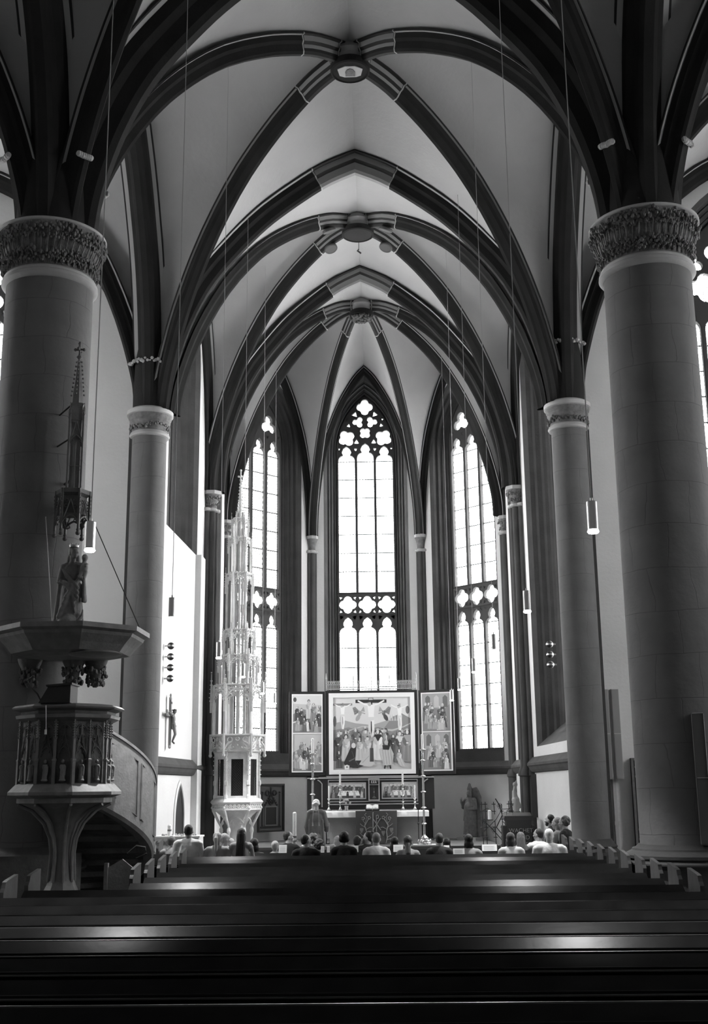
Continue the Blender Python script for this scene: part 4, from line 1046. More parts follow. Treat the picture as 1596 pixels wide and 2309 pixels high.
# winding stair of the pulpit round the pillar
t = thing('pulpit_stair', 'curved panelled stone stair winding behind the carved pulpit', 'stair', (-BX, BY, 0))
m = MB(); vs = []; N_ = 40; ri, ro = .98, 1.86
for i in range(N_ + 1):
    a = rad(-48 + 128 * i / N_); zt = 2.80 - 1.75 * i / N_; zb = zt - 1.08 + (.0 if i > 4 else 0)
    for r, z in ((ro, zb), (ro + .03, zb + .05), (ro + .03, zt - .05), (ro + .045, zt - .04), (ro + .045, zt), (ro - .12, zt), (ro - .12, zb)): vs.append((r * cos(a), r * sin(a), z))
m.add(vs, [(i * 7 + j, i * 7 + (j + 1) % 7, (i + 1) * 7 + (j + 1) % 7, (i + 1) * 7 + j) for i in range(N_) for j in range(7)] + [tuple(range(7)), tuple(N_ * 7 + j for j in range(7))], 0, True)
m.build('parapet', SHAFT2 if 0 else PULP2, t, angle=30)
m = MB()
for j in range(5):   # raised panel frames following the slope
    for e0, e1 in ((.0, .0),):
        i0, i1 = 3 + j * 7, 9 + j * 7; pts = []
        for i, up_z in ((i0, 0), (i1, 0), (i1, 1), (i0, 1)):
            a = rad(-48 + 128 * i / N_); zt = 2.80 - 1.75 * i / N_; pts.append(((ro + .035) * cos(a), (ro + .035) * sin(a), zt - (.16 if up_z else .90)))
        m.tube(pts, .016, 5, closed=True)
m.build('panel_frames', PULP2, t)
m = MB(); vs = []
for i in range(N_ + 1):
    a = rad(-48 + 128 * i / N_); z = 1.74 - 1.74 * i / N_
    for r in (.72, ro - .02): vs.append((r * cos(a), r * sin(a), z)); vs.append((r * cos(a), r * sin(a), z + .10))
m.add(vs, [(4 * i, 4 * i + 2, 4 * i + 6, 4 * i + 4) for i in range(N_)] + [(4 * i + 1, 4 * i + 5, 4 * i + 7, 4 * i + 3) for i in range(N_)])
for k in range(10):
    a0, a1 = rad(-48 + 12.8 * k), rad(-48 + 12.8 * (k + 1)); z = 1.84 - .174 * k
    m.prism([(.70 * cos(a0), .70 * sin(a0)), (1.74 * cos(a0), 1.74 * sin(a0)), (1.74 * cos(a1), 1.74 * sin(a1)), (.70 * cos(a1), .70 * sin(a1))], z - .17, z)
m.build('steps', PULP, t)
m = MB(); m.lathe([(.95, 0), (.95, 1.0), (.72, 1.1)], n=24, a0=rad(-100), a1=rad(-10)); m.build('stair_foot', PULP, t)
t = thing('stair_gate', 'low dark gate with sloping top and rail beside the pulpit stair', 'gate', (-3.05, 16.1, 0), .0)
m = MB(); m.prism([(-.22, 0), (.12, 0), (.12, .84), (-.02, .95), (-.22, .84)], -.02, .02, axis='y'); m.build('gate_panel', PULP2, t)
m = MB(); m.box(-.26, -.21, -.04, .04, 0, .90); m.build('gate_post', PULP2, t)
m = MB(); m.tube([(.04, 0, 1.02), (.16, 0, 1.12), (.28, 0, 1.10), (.30, 0, 1.02), (.16, 0, .96)], .014, 6); m.build('handrail', IRON, t)

# sounding board with hangers
t = thing('sounding_board', 'wide octagonal stone canopy slab above the pulpit, hung on two thin stays', 'canopy', (-3.80, 15.75, 0))
m = MB(); m.lathe([(.45, 3.62), (.80, 3.66), (.88, 3.76), (.98, 3.86), (1.0, 3.90), (1.07, 3.93), (1.07, 3.995), (.2, 4.06)], n=8, ph=pi / 8 - .01); m.build('octagonal_slab', PULP2, t)
m = MB(); m.lathe([(.12, 3.60), (.34, 3.615), (.36, 3.63), (.30, 3.66)], (.42, -.35, 0), 24); m.build('round_boss', PULP2, t)
random.seed(9)
for dx, dy in ((-.70, .45), (-.05, .35), (.22, .50)):
    m = MB(); m.lathe([(.03, 3.26), (.07, 3.34), (.09, 3.46), (.16, 3.60), (.18, 3.66)], (dx, dy, 0), 10); leaves(m, .08, 3.30, 3.38, 12, .10, 1.0, c=(dx, dy, 0)); leaves(m, .11, 3.42, 3.52, 14, .10, 1.0, c=(dx, dy, 0)); m.build('leaf_corbel', PULP, t)
m = MB(); m.tube([(.90, .30, 3.99), (.0, .90, 5.75)], .007, 5); m.build('stay_rod', IRON, t)
m = MB(); m.tube([(-.18, -.35, 4.02), (-.62, .55, 5.75)], .006, 5); m.build('stay_rod', mat('grey_cable', .35, .5), t)

# madonna
def draped(c, h, wide_, n=9, seed=1):
    """standing robed figure: body columns with fold ridges"""
    rr = random.Random(seed); x, y, z = c; o = [cap((x, y, z + .05 * h), (x, y, z + .45 * h), wide_ * .50, wide_ * .42), ell((x, y, z + .62 * h), (wide_ * .42, wide_ * .33, h * .17)), ell((x, y, z + .48 * h), (wide_ * .45, wide_ * .36, h * .10)), cap((x - wide_ * .22, y, z + .735 * h), (x + wide_ * .22, y, z + .735 * h), wide_ * .17), cap((x, y, z + .74 * h), (x, y, z + .85 * h), wide_ * .13)]
    for k in range(n):
        a = 2 * pi * k / n + rr.uniform(-.2, .2); r0 = wide_ * .50
        o.append(cap((x + r0 * cos(a), y + r0 * .85 * sin(a), z + .01 * h), (x + wide_ * .36 * cos(a + .4), y + wide_ * .30 * sin(a + .4), z + rr.uniform(.40, .60) * h), wide_ * .085, wide_ * .04))
    return o
t = thing('madonna_statue', 'crowned stone Madonna holding a child, standing on the pulpit canopy slab', 'statue', (-3.83, 15.72, 4.05))
hs = [(q[0], tuple(Vector(q[1])), q[2], q[3]) for q in head_shapes((.02, -.02, 1.03), .80, pi + .5, .25)]
bobj('robed_figure', draped((0, 0, 0), 1.15, .34, 11, 3) + hs + [cap((-.12, -.02, .83), (-.15, -.08, .62), .05, .04), cap((-.15, -.08, .62), (-.05, -.17, .60), .035, .022)]
     + [cap((.15, -.10, .70), (-.12 + .03 * k, -.17, .12 + .09 * k), .020, .030) for k in range(4)] + [cap((-.10, -.12, .78), (.13, -.15, .52 - .07 * k), .016, .022) for k in range(3)] + [cap((.17, -.04, .72), (.19 + .01 * k, -.06 + .03 * k, .35), .022, .03) for k in range(2)] + [cap((-.14, -.02, .8), (-.19, .0, .1), .03, .05), cap((.14, -.02, .83), (.17, -.08, .66), .05, .04), cap((.17, -.08, .66), (.14, -.16, .68), .035, .022)]
     + [cap((-.12 + .05 * k, -.15, .62 - .02 * k), (.10 - .0 * k, -.16, .42 - .08 * k), .018, .012) for k in range(4)] + [cap((.0, -.02, .02), (.0, -.1, .02), .17, .15)], STATUE, t, voxel=.011, smooth=1)
bobj('veil_hair', [ell((.0, .03, 1.06), (.075, .08, .09)), cap((-.05, .05, 1.0), (-.08, .05, .84), .04, .03), cap((.05, .05, 1.0), (.07, .05, .86), .035, .025)], STATUE, t, voxel=.011)
m = MB(); m.lathe([(.062, 1.115), (.068, 1.145)], (.01, 0, 0), 14)
for k in range(7): m.ball((.01 + .066 * cos(k * .9), .066 * sin(k * .9), 1.155), .013, 5)
m.build('crown', mat('gilded_crown', .5, .4, metal=.6), t)
bobj('child', [ell((.19, -.10, .80), (.055, .05, .085)), cap((.19, -.10, .86), (.19, -.10, .90), .03), ell((.195, -.105, .945), (.044, .048, .052)), cap((.14, -.10, .86), (.08, -.12, .88), .018), cap((.23, -.10, .85), (.23, -.16, .82), .018), cap((.17, -.11, .74), (.16, -.19, .66), .03, .02), cap((.22, -.11, .74), (.22, -.19, .64), .03, .02), ell((.19, -.15, .94), (.012, .012, .012))], mat('pale_child_stone', .25, .8, bump=.2), t, voxel=.008, smooth=1)
m = MB(); m.tube([(.05, -.16, .03), (.14, -.14, .05), (.19, -.12, .13), (.20, -.11, .22)], [.025, .03, .025, .006], 6); m.build('crescent_moon', PULP2, t)
# baldachin above
t = thing('statue_baldachin', 'slender dark Gothic spire canopy fixed to the left pillar above the Madonna', 'stone canopy', (-3.98, 16.12, 0))
def sq(r, k): a = pi / 2 * k + pi / 4 + .3; return (r * cos(a), r * sin(a))
m = MB()
for k in range(6):
    A, B = Vector((*hexp(.24, k), 0)), Vector((*hexp(.24, k + 1), 0)); up_ = lambda v, z: v + Vector((0, 0, z)); d = (B - A).normalized()
    ogee(m, up_(A, 5.52), up_(B, 5.52), .16, .016); m.tube([up_(A, 5.55), up_((A + B) / 2, 5.92)], .010, 4); m.tube([up_(B, 5.55), up_((A + B) / 2, 5.92)], .010, 4)
    for q in (.25, .75): ring(m, up_(A.lerp(B, q), 5.82), .024, .007, d, 8); ring(m, up_(A.lerp(B, q), 5.90), .022, .007, d, 8)
    m.tube([up_(A, 5.42), up_(A, 6.08)], .022, 5); m.ball(tuple(up_(A, 5.42)), .035, 6); m.ball(tuple(up_(A, 5.47)), .028, 6)
    for q in range(6): m.ball(tuple(up_(A * 1.06, 5.72 + .055 * q)), .016, 4)
m.lathe([(.20, 5.72), (.20, 5.98), (.25, 6.02), (.25, 6.08), (.10, 6.12)], n=6, ph=.12); m.build('arched_hood', PULP, t)
m = MB(); m.lathe([(.10, 6.1), (.10, 7.15)], n=4, ph=.3 + pi / 4)
for k in range(4):
    x, y = sq(.14, k); m.tube([(x, y, 6.08), (x, y, 7.30)], .016, 5); pinnacle(m, x, y, 7.15, .26, .016)
    A, B = Vector((*sq(.14, k), 0)), Vector((*sq(.14, k + 1), 0)); up_ = lambda v, z: v + Vector((0, 0, z)); ogee(m, up_(A, 6.75), up_(B, 6.75), .16, .010); m.tube([up_(A, 6.78), up_((A + B) / 2, 7.12)], .009, 4); m.tube([up_(B, 6.78), up_((A + B) / 2, 7.12)], .009, 4)
    m.tube([up_((A + B) / 2, 6.10), up_((A + B) / 2, 6.80)], .008, 4); m.tube([up_(A, 6.44), up_(B, 6.44)], .008, 4)
m.lathe([(.11, 7.14), (.11, 7.36), (.13, 7.40), (.09, 7.42)], n=4, ph=.3 + pi / 4); m.build('openwork_shaft', PULP2, t)
m = MB(); m.lathe([(.075, 7.40), (.07, 7.58), (.05, 7.75), (.015, 8.15)], n=6)
for k in range(9):
    for a in (0, 1.57, 3.14, 4.71): m.ball((cos(a) * (.095 - .007 * k), sin(a) * (.095 - .007 * k), 7.55 + k * .065), .016, 5)
m.build('crocketed_spire', PULP2, t)
m = MB(); m.lathe([(.02, 8.12), (.045, 8.15), (.02, 8.18), (.015, 8.22), (.022, 8.36)], n=8)
for a in range(4): m.ball((.065 * cos(a * pi / 2), .065 * sin(a * pi / 2), 8.27), .026, 6); m.tube([(0, 0, 8.27), (.065 * cos(a * pi / 2), .065 * sin(a * pi / 2), 8.27)], .016, 5)
m.ball((0, 0, 8.37), .028, 6); m.build('cross_finial', PULP2, t)
m = MB(); m.tube([(-.1, .05, 7.42), (-.36, .35, 7.36)], .012, 5); m.tube([(-.1, .05, 6.9), (-.42, .40, 6.86)], .012, 5); m.tube([(.0, .05, 6.3), (-.25, .42, 6.3)], .02, 5); m.tube([(.0, .15, 5.9), (-.25, .52, 5.9)], .03, 5); m.build('wall_anchor', IRON, t)

# ------------------------------------------------------------------ altar
AY = 34.1
t = thing('altar', 'grey stone altar block with moulded cornice under the white cloth', 'altar', (.20, 34.35, .27))
m = MB(); m.box(-1.30, 1.30, -.40, .45, 0, .62); m.build('altar_block', mat('altar_stone', .32, .8, bump=.2, var=.1), t)
m = MB()
for k, (e, z0, z1) in enumerate(((.03, .60, .65), (.07, .65, .70), (.11, .70, .76), (.15, .76, .90))): m.box(-1.30 - e, 1.30 + e, -.40 - e, .45 + e, z0, z1)
m.build('moulded_cornice', mat('altar_stone', .32), t)
m = MB(); m.box(-1.75, -1.42, -.25, .45, 0, .90); m.build('side_shelf', mat('altar_stone', .32), t)
t = thing('altar_cloth', 'white linen cloth over the altar, hanging down in front', 'cloth', (.20, 34.35, 1.17))
m = MB(); N_ = 40
top = []
for i in range(N_ + 1):
    x = -1.50 + 3.02 * i / N_; wv = .006 * sin(i * 1.7); top.append([(x, .5, .006), (x, -.57, .006), (x, -.585 + wv, -.01), (x, -.59 + wv * 2, -.16 + .012 * i / N_)])
m.add([p for r in top for p in r], [(4 * i + j, 4 * i + j + 1, 4 * i + j + 5, 4 * i + j + 4) for i in range(N_) for j in range(3)], 0, True)
lin = mat('white_linen', .80, .9, bump=.1); m.build('linen', lin, t)
# antependium with vines, grapes and the Chi-Rho
t = thing('altar_frontal', 'dark embroidered altar hanging with vines, grapes and Chi-Rho sign', 'altar hanging', (.23, 33.74, 0))
fab = mat('dark_embroidery_cloth', .085, .95, bump=.2, bscale=60); m = MB(); m.box(-.585, .585, -.008, .008, .30, 1.17); m.box(-.585, .585, -.008, .30, 1.17, 1.185); m.build('cloth_panel', fab, t)
EMB = mat('pale_thread', .30, .8); m = MB(); Y0 = -.014
def st_(pts, r=.008): m.tube([(x, Y0, z) for x, z in pts], r, 5)
for sg in (-1, 1):
    st_([(sg * .26, .30), (sg * .30, .45), (sg * .28, .62), (sg * .33, .78), (sg * .25, .92), (sg * .20, .98)], .013); st_([(sg * .33, .80), (sg * .27, 1.02), (sg * .33, 1.08), (sg * .28, 1.13)], .008)
    for a, b, c in (((sg * .29, .72), (sg * .42, .80), (sg * .46, .84)), ((sg * .29, .68), (sg * .18, .74), (sg * .12, .73)), ((sg * .30, .46), (sg * .42, .53), (sg * .47, .60)), ((sg * .28, .40), (sg * .40, .42), (sg * .44, .36)), ((sg * .31, .84), (sg * .38, .92), (sg * .36, .98))): st_([a, b, c])
    for cx, cz in ((sg * .42, .70), (sg * .19, .62), (sg * .43, .42)):
        for r_, row in enumerate((3, 3, 2, 1)):
            for q in range(row): ring(m, (cx + (q - (row - 1) / 2) * .034, Y0, cz - r_ * .033), .013, .005, (1, 0, 0), 8)
    for cx, cz, rr_ in ((sg * .20, 1.00, .05), (sg * .37, .98, .05)):
        for q in range(5): m.tube([(cx + rr_ * .5 * cos(q * 1.26), Y0, cz + rr_ * .5 * sin(q * 1.26)), (cx + rr_ * cos(q * 1.26), Y0, cz + rr_ * sin(q * 1.26))], .018, 5)
st_([(-.10, .66), (.12, .98)], .012); st_([(.12, .66), (-.10, .98)], .012); st_([(.0, .62), (.0, 1.06)], .012); st_([(.0, 1.06), (.05, 1.07), (.06, 1.02), (.05, .98), (.0, .97)], .010)
m.build('embroidery', EMB, t)

# ------------------------------------------------------------------ altarpiece
def tone(g): return mat('paint_tone_%d' % int(g * 100), g, .6)
TONES = [.02, .06, .13, .22, .34, .48, .64, .80]
TM = [tone(g) for g in TONES]
class Paint:
    """flat painted shapes lying on a panel (x right, z up), each a hair in front of the last"""
    def __init__(s): s.m = MB(); s.d = 0
    def poly(s, pts, g):
        s.d += .00006; s.m.add([(x, -s.d, z) for x, z in pts], [tuple(range(len(pts)))], g)
    def ell(s, x, z, a, b, g, rot=0, n=14): s.poly([(x + a * cos(t_) * cos(rot) - b * sin(t_) * sin(rot), z + a * cos(t_) * sin(rot) + b * sin(t_) * cos(rot)) for t_ in [2 * pi * k / n for k in range(n)]], g)
    def line(s, pts, w, g):
        for (a, b), (c, d) in zip(pts, pts[1:]):
            L_ = max(1e-6, sqrt((c - a) ** 2 + (d - b) ** 2)); nx, nz = -(d - b) / L_ * w / 2, (c - a) / L_ * w / 2
            s.poly([(a - nx, b - nz), (c - nx, d - nz), (c + nx, d + nz), (a + nx, b + nz)], g)
    def figure(s, x, z, h, g, head=6, cape=None, lean=0, rr=random, hat=None):
        w = h * .17
        s.poly([(x - w * .55, z + h * .80), (x - w * .9, z + h * .5), (x - w * 1.15 + lean, z), (x + w * 1.15 + lean, z), (x + w * .9, z + h * .5), (x + w * .55, z + h * .80)], g)
        for k in range(4):
            u = (k - 1.5) * w * .5; s.line([(x + u * .6, z + h * .62), (x + u + lean, z + h * .04)], h * .012, max(0, g - 1) if k % 2 else min(7, g + 1))
        if cape is not None: s.poly([(x - w * .6, z + h * .8), (x - w * .9, z + h * .62), (x, z + h * .55), (x + w * .9, z + h * .62), (x + w * .6, z + h * .8)], cape)
        s.line([(x - w * .6, z + h * .72), (x - w * .1, z + h * .55), (x + w * .3, z + h * .60)], h * .05, max(1, g - 1))
        s.ell(x, z + h * .895, h * .070, h * .085, rr.choice((0, 1, 3, 5))); s.ell(x + rr.uniform(-.01, .01) * h, z + h * .875, h * .046, h * .062, head); s.ell(x - w * .5, z + h * .60, h * .05, h * .13, max(0, g - 1), .3); s.ell(x + w * .5, z + h * .60, h * .05, h * .13, min(7, g + 1), -.3); s.ell(x, z + h * .56, h * .035, h * .025, head); s.poly([(x - h * .055, z + h * .93), (x - h * .03, z + h * .985), (x + h * .03, z + h * .985), (x + h * .055, z + h * .93)], hat if hat is not None else rr.choice((1, 2, 5, 6)))
    def build(s, name, parent, loc, rz=0):
        o = s.m.build(name, TM, parent, loc); o.rotation_euler = (0, 0, rz); return o
t = thing('altarpiece', 'winged altarpiece with pale framed painted panels and open black wings', 'altarpiece', (.13, 35.3, 0))
m = MB(); m.box(-1.40, 1.38, .02, .30, 2.12, 4.70); m.build('centre_case', DARK, t)
FR = mat('pale_gilt_frame', .78, .6, metal=.0, bump=.05)
def framed(mb, x0, x1, z0, z1, w, y=0, d=.05):
    for a, b, c, e in ((x0, x1, z0, z0 + w), (x0, x1, z1 - w, z1), (x0, x0 + w, z0 + w, z1 - w), (x1 - w, x1, z0 + w, z1 - w)): mb.box(a, b, y - d, y, c, e)
m = MB(); framed(m, -1.30, 1.29, 2.22, 4.62, .13, .02, .06); m.build('centre_frame', FR, t)
rr = random.Random(21)
P = Paint(); X0, X1, Z0, Z1 = -1.17, 1.16, 2.35, 4.49
P.poly([(X0, Z0), (X1, Z0), (X1, Z1), (X0, Z1)], 6)
P.poly([(X0, Z0), (X1, Z0), (X1, 2.85), (X0, 2.85)], 5)
P.poly([(X0, 3.35), (X0, 3.72), (-.8, 3.80), (-.5, 3.72), (0, 3.66), (.4, 3.78), (.8, 3.88), (X1, 3.80), (X1, 2.85), (X0, 2.85)], 4)
P.poly([(X0, 3.52), (-.7, 3.60), (-.35, 3.48), (-.2, 3.56), (.2, 3.60), (.6, 3.46), (X1, 3.62), (X1, 3.0), (X0, 3.0)], 3)
P.poly([(.35, 3.55), (.62, 3.90), (.9, 4.0), (X1, 3.85), (X1, 3.5)], 3); P.line([(-.7, 3.50), (-.3, 3.62), (.1, 3.60)], .03, 5); P.line([(.2, 3.52), (.6, 3.50), (.95, 3.6), (X1, 3.7)], .035, 5)
for x in (-1.1, -.95, .55, .62, .70, .78): P.poly([(x - .03, 3.78), (x, 3.98), (x + .03, 3.78)], 5)
P.ell(1.08, 4.10, .06, .12, 2); P.ell(X0 + .05, 3.78, .05, .16, 2)
def crucified(x, z, s_, wood, beam=True):
    if beam: P.line([(x - .47 * s_, z + .13 * s_), (x + .47 * s_, z + .13 * s_)], .10 * s_, wood)
    P.line([(x, z + .2 * s_), (x, z - 1.42 * s_)], .085 * s_, wood)
    P.line([(x - .40 * s_, z + .15 * s_), (x - .2 * s_, z + .04 * s_), (x, z), (x + .2 * s_, z + .04 * s_), (x + .40 * s_, z + .15 * s_)], .045 * s_, 7)
    P.poly([(x - .11 * s_, z + .02 * s_), (x + .11 * s_, z + .02 * s_), (x + .08 * s_, z - .28 * s_), (x + .10 * s_, z - .45 * s_), (x - .10 * s_, z - .45 * s_), (x - .08 * s_, z - .28 * s_)], 7)
    P.poly([(x - .11 * s_, z - .34 * s_), (x + .11 * s_, z - .34 * s_), (x + .09 * s_, z - .48 * s_), (x - .09 * s_, z - .46 * s_)], 6)
    P.line([(x - .05 * s_, z - .44 * s_), (x - .055 * s_, z - .75 * s_), (x - .01 * s_, z - 1.05 * s_)], .075 * s_, 6); P.line([(x + .05 * s_, z - .44 * s_), (x + .06 * s_, z - .75 * s_), (x + .01 * s_, z - 1.05 * s_)], .075 * s_, 7)
    P.ell(x - .05 * s_, z + .05 * s_, .055 * s_, .07 * s_, 5, .3); P.line([(x - .1 * s_, z + .1 * s_), (x, z + .12 * s_)], .03 * s_, 1)
crucified(-.02, 4.24, 1.0, 0)
P.poly([(-.10, 4.40), (.05, 4.40), (.05, 4.47), (-.10, 4.47)], 0); P.poly([(-.085, 4.412), (.035, 4.412), (.035, 4.458), (-.085, 4.458)], 6)
crucified(-.88, 4.20, .62, 3, True); crucified(.84, 4.16, .66, 4, False)
for sx_, x, z in ((-1, -.36, 4.02), (1, .36, 4.02)):
    P.poly([(x, z + .04), (x + sx_ * .14, z + .19), (x + sx_ * .22, z + .16), (x + sx_ * .16, z - .06)], 3); P.poly([(x - sx_ * .02, z + .05), (x - sx_ * .12, z + .20), (x - sx_ * .15, z + .04)], 4)
    for q in range(3): P.line([(x + sx_ * .03, z + .03), (x + sx_ * (.2 - .02 * q), z + .12 - .07 * q)], .008, 1)
    P.ell(x, z + .0, .055, .09, 2 if sx_ > 0 else 4); P.ell(x + sx_ * .06, z - .14, .06, .11, 1 if sx_ > 0 else 4, .5 * sx_); P.line([(x, z + .03), (x - sx_ * .16, z - .02)], .03, 4); P.ell(x - sx_ * .01, z + .10, .032, .04, 6)
for k in range(26):    # crowd behind
    x = rr.uniform(X0 + .08, X1 - .08)
    if abs(x) < .1: continue
    P.figure(x, 2.78 + rr.uniform(-.05, .12), rr.uniform(.62, .74), rr.choice((1, 2, 3, 4, 5)), rr.choice((5, 6, 6)), rr=rr)
for x, z, h, g, cpe in ((-1.02, 2.62, .85, 1, None), (-.78, 2.6, .82, 5, None), (-.50, 2.85, .75, 2, None), (-.20, 2.78, .78, 4, None), (.17, 2.62, .95, 6, 0), (.83, 2.56, .95, 2, 6), (1.05, 2.56, 1.0, 3, 4)): P.figure(x, z, h, g, 6, cpe, rr=rr)
P.poly([(-.86, 2.55), (-.66, 2.98), (-.52, 3.02), (-.30, 2.82), (-.16, 2.60), (-.20, 2.48), (-.45, 2.40), (-.80, 2.44)], 0); P.line([(-.7, 2.6), (-.45, 2.72), (-.2, 2.55)], .03, 2); P.line([(-.62, 2.9), (-.5, 2.6), (-.4, 2.45)], .02, 1); P.ell(-.56, 3.06, .065, .08, 6); P.ell(-.45, 2.98, .05, .06, 1)
P.figure(-.38, 2.62, .68, 5, 6, rr=rr); P.figure(-.14, 2.60, .75, 5, 6, rr=rr); P.poly([(-.40, 2.5), (-.2, 2.85), (.0, 2.9), (.08, 2.5), (-.1, 2.42)], 5); P.line([(-.3, 2.55), (-.1, 2.75)], .02, 4)
P.poly([(-.08, 2.58), (.04, 2.58), (.03, 2.98), (-.07, 2.98)], 1)
P.poly([(.20, 2.95), (.52, 3.06), (.64, 2.80), (.60, 2.48), (.34, 2.46), (.26, 2.7)], 5)
for u in (.30, .38, .46, .54): P.line([(u, 2.98), (u + .05, 2.50)], .012, 3)
P.poly([(.30, 3.06), (.54, 3.06), (.50, 2.92), (.32, 2.93)], 0); P.ell(.42, 3.14, .06, .07, 5); P.line([(.38, 2.47), (.36, 2.37)], .05, 0); P.line([(.52, 2.47), (.54, 2.37)], .05, 0)
P.figure(.80, 2.42, .52, 5, 7, lean=.12, rr=rr); P.figure(-1.00, 2.40, .50, 1, 6, rr=rr)
P.poly([(-.83, 2.36), (-.70, 2.36), (-.69, 2.47), (-.76, 2.50), (-.84, 2.47)], 7); 
for a in range(4): P.line([(-.765 - .03 * cos(a * pi / 4), 2.43 - .03 * sin(a * pi / 4)), (-.765 + .03 * cos(a * pi / 4), 2.43 + .03 * sin(a * pi / 4))], .008, 0)
P.build('crucifixion_painting', t, (0, -.042 + .04, 0))
# wings
for sx_, nm in ((-1, 'left_wing'), (1, 'right_wing')):
    wroot = link(nm, None, t, (sx_ * 1.42, .0, 0)); wroot.rotation_euler = (0, 0, rad(8 if sx_ < 0 else -18))
    WW = 1.08
    a, b = (-WW, 0) if sx_ < 0 else (0, WW)
    m = MB(); m.box(a, b, .0, .07, 2.20, 4.68); m.build('wing_case', DARK, wroot)
    m = MB(); framed(m, a + .08, b - .07, 2.29, 4.60, .035, 0, .025); m.box(a + .10, b - .09, -.02, 0, 3.42, 3.45); m.build('wing_frame', FR, wroot)
    P = Paint(); xa, xb = a + .115, b - .105
    for z0, z1 in ((2.325, 3.42), (3.45, 4.565)):
        P.poly([(xa, z0), (xb, z0), (xb, z1), (xa, z1)], 5 if sx_ < 0 else 4); P.poly([(xa, z0 + .55), (xa + .3, z0 + .7), (xb - .2, z0 + .62), (xb, z0 + .8), (xb, z0), (xa, z0)], 3)
        if z0 > 3 and sx_ < 0: P.poly([(xa, z1 - .25), (xb, z1 - .3), (xb, z1), (xa, z1)], 6); P.ell(xa + .06, z1 - .13, .05, .07, 1)
        if sx_ > 0:
            for q in range(3): P.poly([(xa + .1 + q * .27, z0 + .7), (xa + .25 + q * .27, z0 + .7), (xa + .25 + q * .27, z1 - .12), (xa + .175 + q * .27, z1 - .05), (xa + .1 + q * .27, z1 - .12)], 5 if q % 2 else 2)
        else: P.line([(xa, z0 + .3), (xa + .4, z0 + .42), (xb, z0 + .2)], .04, 6)
        for k in range(11): P.figure(rr.uniform(xa + .07, xb - .08), z0 + rr.uniform(.03, .42), rr.uniform(.42, .60), rr.choice((1, 2, 3, 4, 5, 5)), rr.choice((5, 6)), lean=rr.uniform(-.03, .03), rr=rr)
        for k in range(5): P.figure(rr.uniform(xa + .07, xb - .08), z0 + rr.uniform(.01, .08), rr.uniform(.30, .45), rr.choice((2, 4, 5, 6)), 6, rr=rr)
    P.build('wing_painting', wroot, (0, -.004, 0))
# cresting
m = MB(); 
for k in range(46):
    x = -1.33 + k * .058; ring(m, (x, .05, 4.93), .026, .006, (1, 0, 0), 8); ring(m, (x + .029, .05, 4.975), .018, .005, (1, 0, 0), 8)
m.tube([(-1.38, .05, 4.88), (1.36, .05, 4.88)], .010, 5); m.tube([(-1.38, .05, 4.99), (1.36, .05, 4.99)], .007, 5); m.tube([(-1.38, .05, 4.74), (1.36, .05, 4.74)], .016, 5)
for k in range(60): m.tube([(-1.36 + k * .0455, .05, 4.74), (-1.36 + k * .0455, .05, 4.88)], .006, 4)
for x in (-1.38, -.55, 0, .55, 1.36): m.tube([(x, .05, 4.70), (x, .05, 5.08)], .014, 5); m.lathe([(.022, 5.06), (.004, 5.24)], (x, .05, 0), 6)
m.build('openwork_cresting', mat('gilt_cresting', .35, .5, metal=.3), t)
# shelf and predella
m = MB(); m.box(-1.95, 1.82, -.14, .12, 2.10, 2.13); m.box(-1.38, 1.36, -.10, .1, 2.14, 2.17); m.build('shelf_rail', mat('silver_rail', .45, .4, metal=.3), t)
m = MB(); m.box(-1.95, 1.82, -.10, .25, 1.20, 2.10); m.build('predella_case', DARK, t)
m = MB(); framed(m, -1.33, 1.33, 1.42, 2.06, .018, -.10, .03); framed(m, -1.30, -.20, 1.50, 1.98, .028, -.10, .02); framed(m, .26, 1.30, 1.50, 1.98, .028, -.10, .02)
m.box(-1.32, 1.34, -.14, -.10, 1.34, 1.365); framed(m, -.13, .20, 1.45, 2.09, .03, -.12, .05); m.box(-.13, .20, -.17, -.10, 1.90, 1.915)
for sg in (-1, 1): m.tube([(sg * 1.50 - .01, -.12, 1.28), (sg * 1.50 - .01, -.12, 1.95), (sg * 1.58, -.12, 2.03), (sg * 1.64, -.12, 2.06)], .016, 5)
m.build('predella_frames', mat('silver_rail', .45), t)
for xa, xb, sd in ((-1.27, -.23, 0), (.29, 1.27, 1)):
    P = Paint(); P.poly([(xa, 1.53), (xb, 1.53), (xb, 1.95), (xa, 1.95)], 5); P.poly([(xa, 1.53), (xb, 1.53), (xb, 1.60), (xa, 1.60)], 1)
    P.poly([(xa + .05, 1.82), (xa + .15, 1.86), (xb - .15, 1.86), (xb, 1.8), (xb, 1.58), (xa, 1.58)], 1 + sd)
    for k in range(8): P.figure(xa + .08 + k * (xb - xa - .16) / 7, 1.66 + rr.uniform(-.02, .03), .26, rr.choice((2, 3, 4, 1)), 5, rr=rr)
    P.poly([(xa + .22, 1.60), (xb - .15, 1.60), (xb - .2, 1.74), (xa + .28, 1.74)], 7)
    for k in range(5): P.ell(xa + .35 + k * .11, 1.71, .03, .012, 4)
    for k in range(5): P.figure(xa + .1 + k * (xb - xa - .2) / 4, 1.54, .22, rr.choice((3, 4, 5, 0)), 5, rr=rr)
    P.build('predella_painting', t, (0, -.104, 0))
P = Paint(); P.poly([(-.10, 1.48), (.17, 1.48), (.17, 1.89), (-.10, 1.89)], 0); P.line([(.035, 1.5), (.035, 1.82)], .04, 1); P.ell(.035, 1.70, .022, .022, 3); P.poly([(-.03, 1.52), (.1, 1.52), (.06, 1.58), (.01, 1.58)], 2); P.build('tabernacle_niche', t, (0, -.104, 0))
P = Paint(); P.poly([(-.10, 1.93), (.17, 1.93), (.17, 2.06), (-.10, 2.06)], 0)
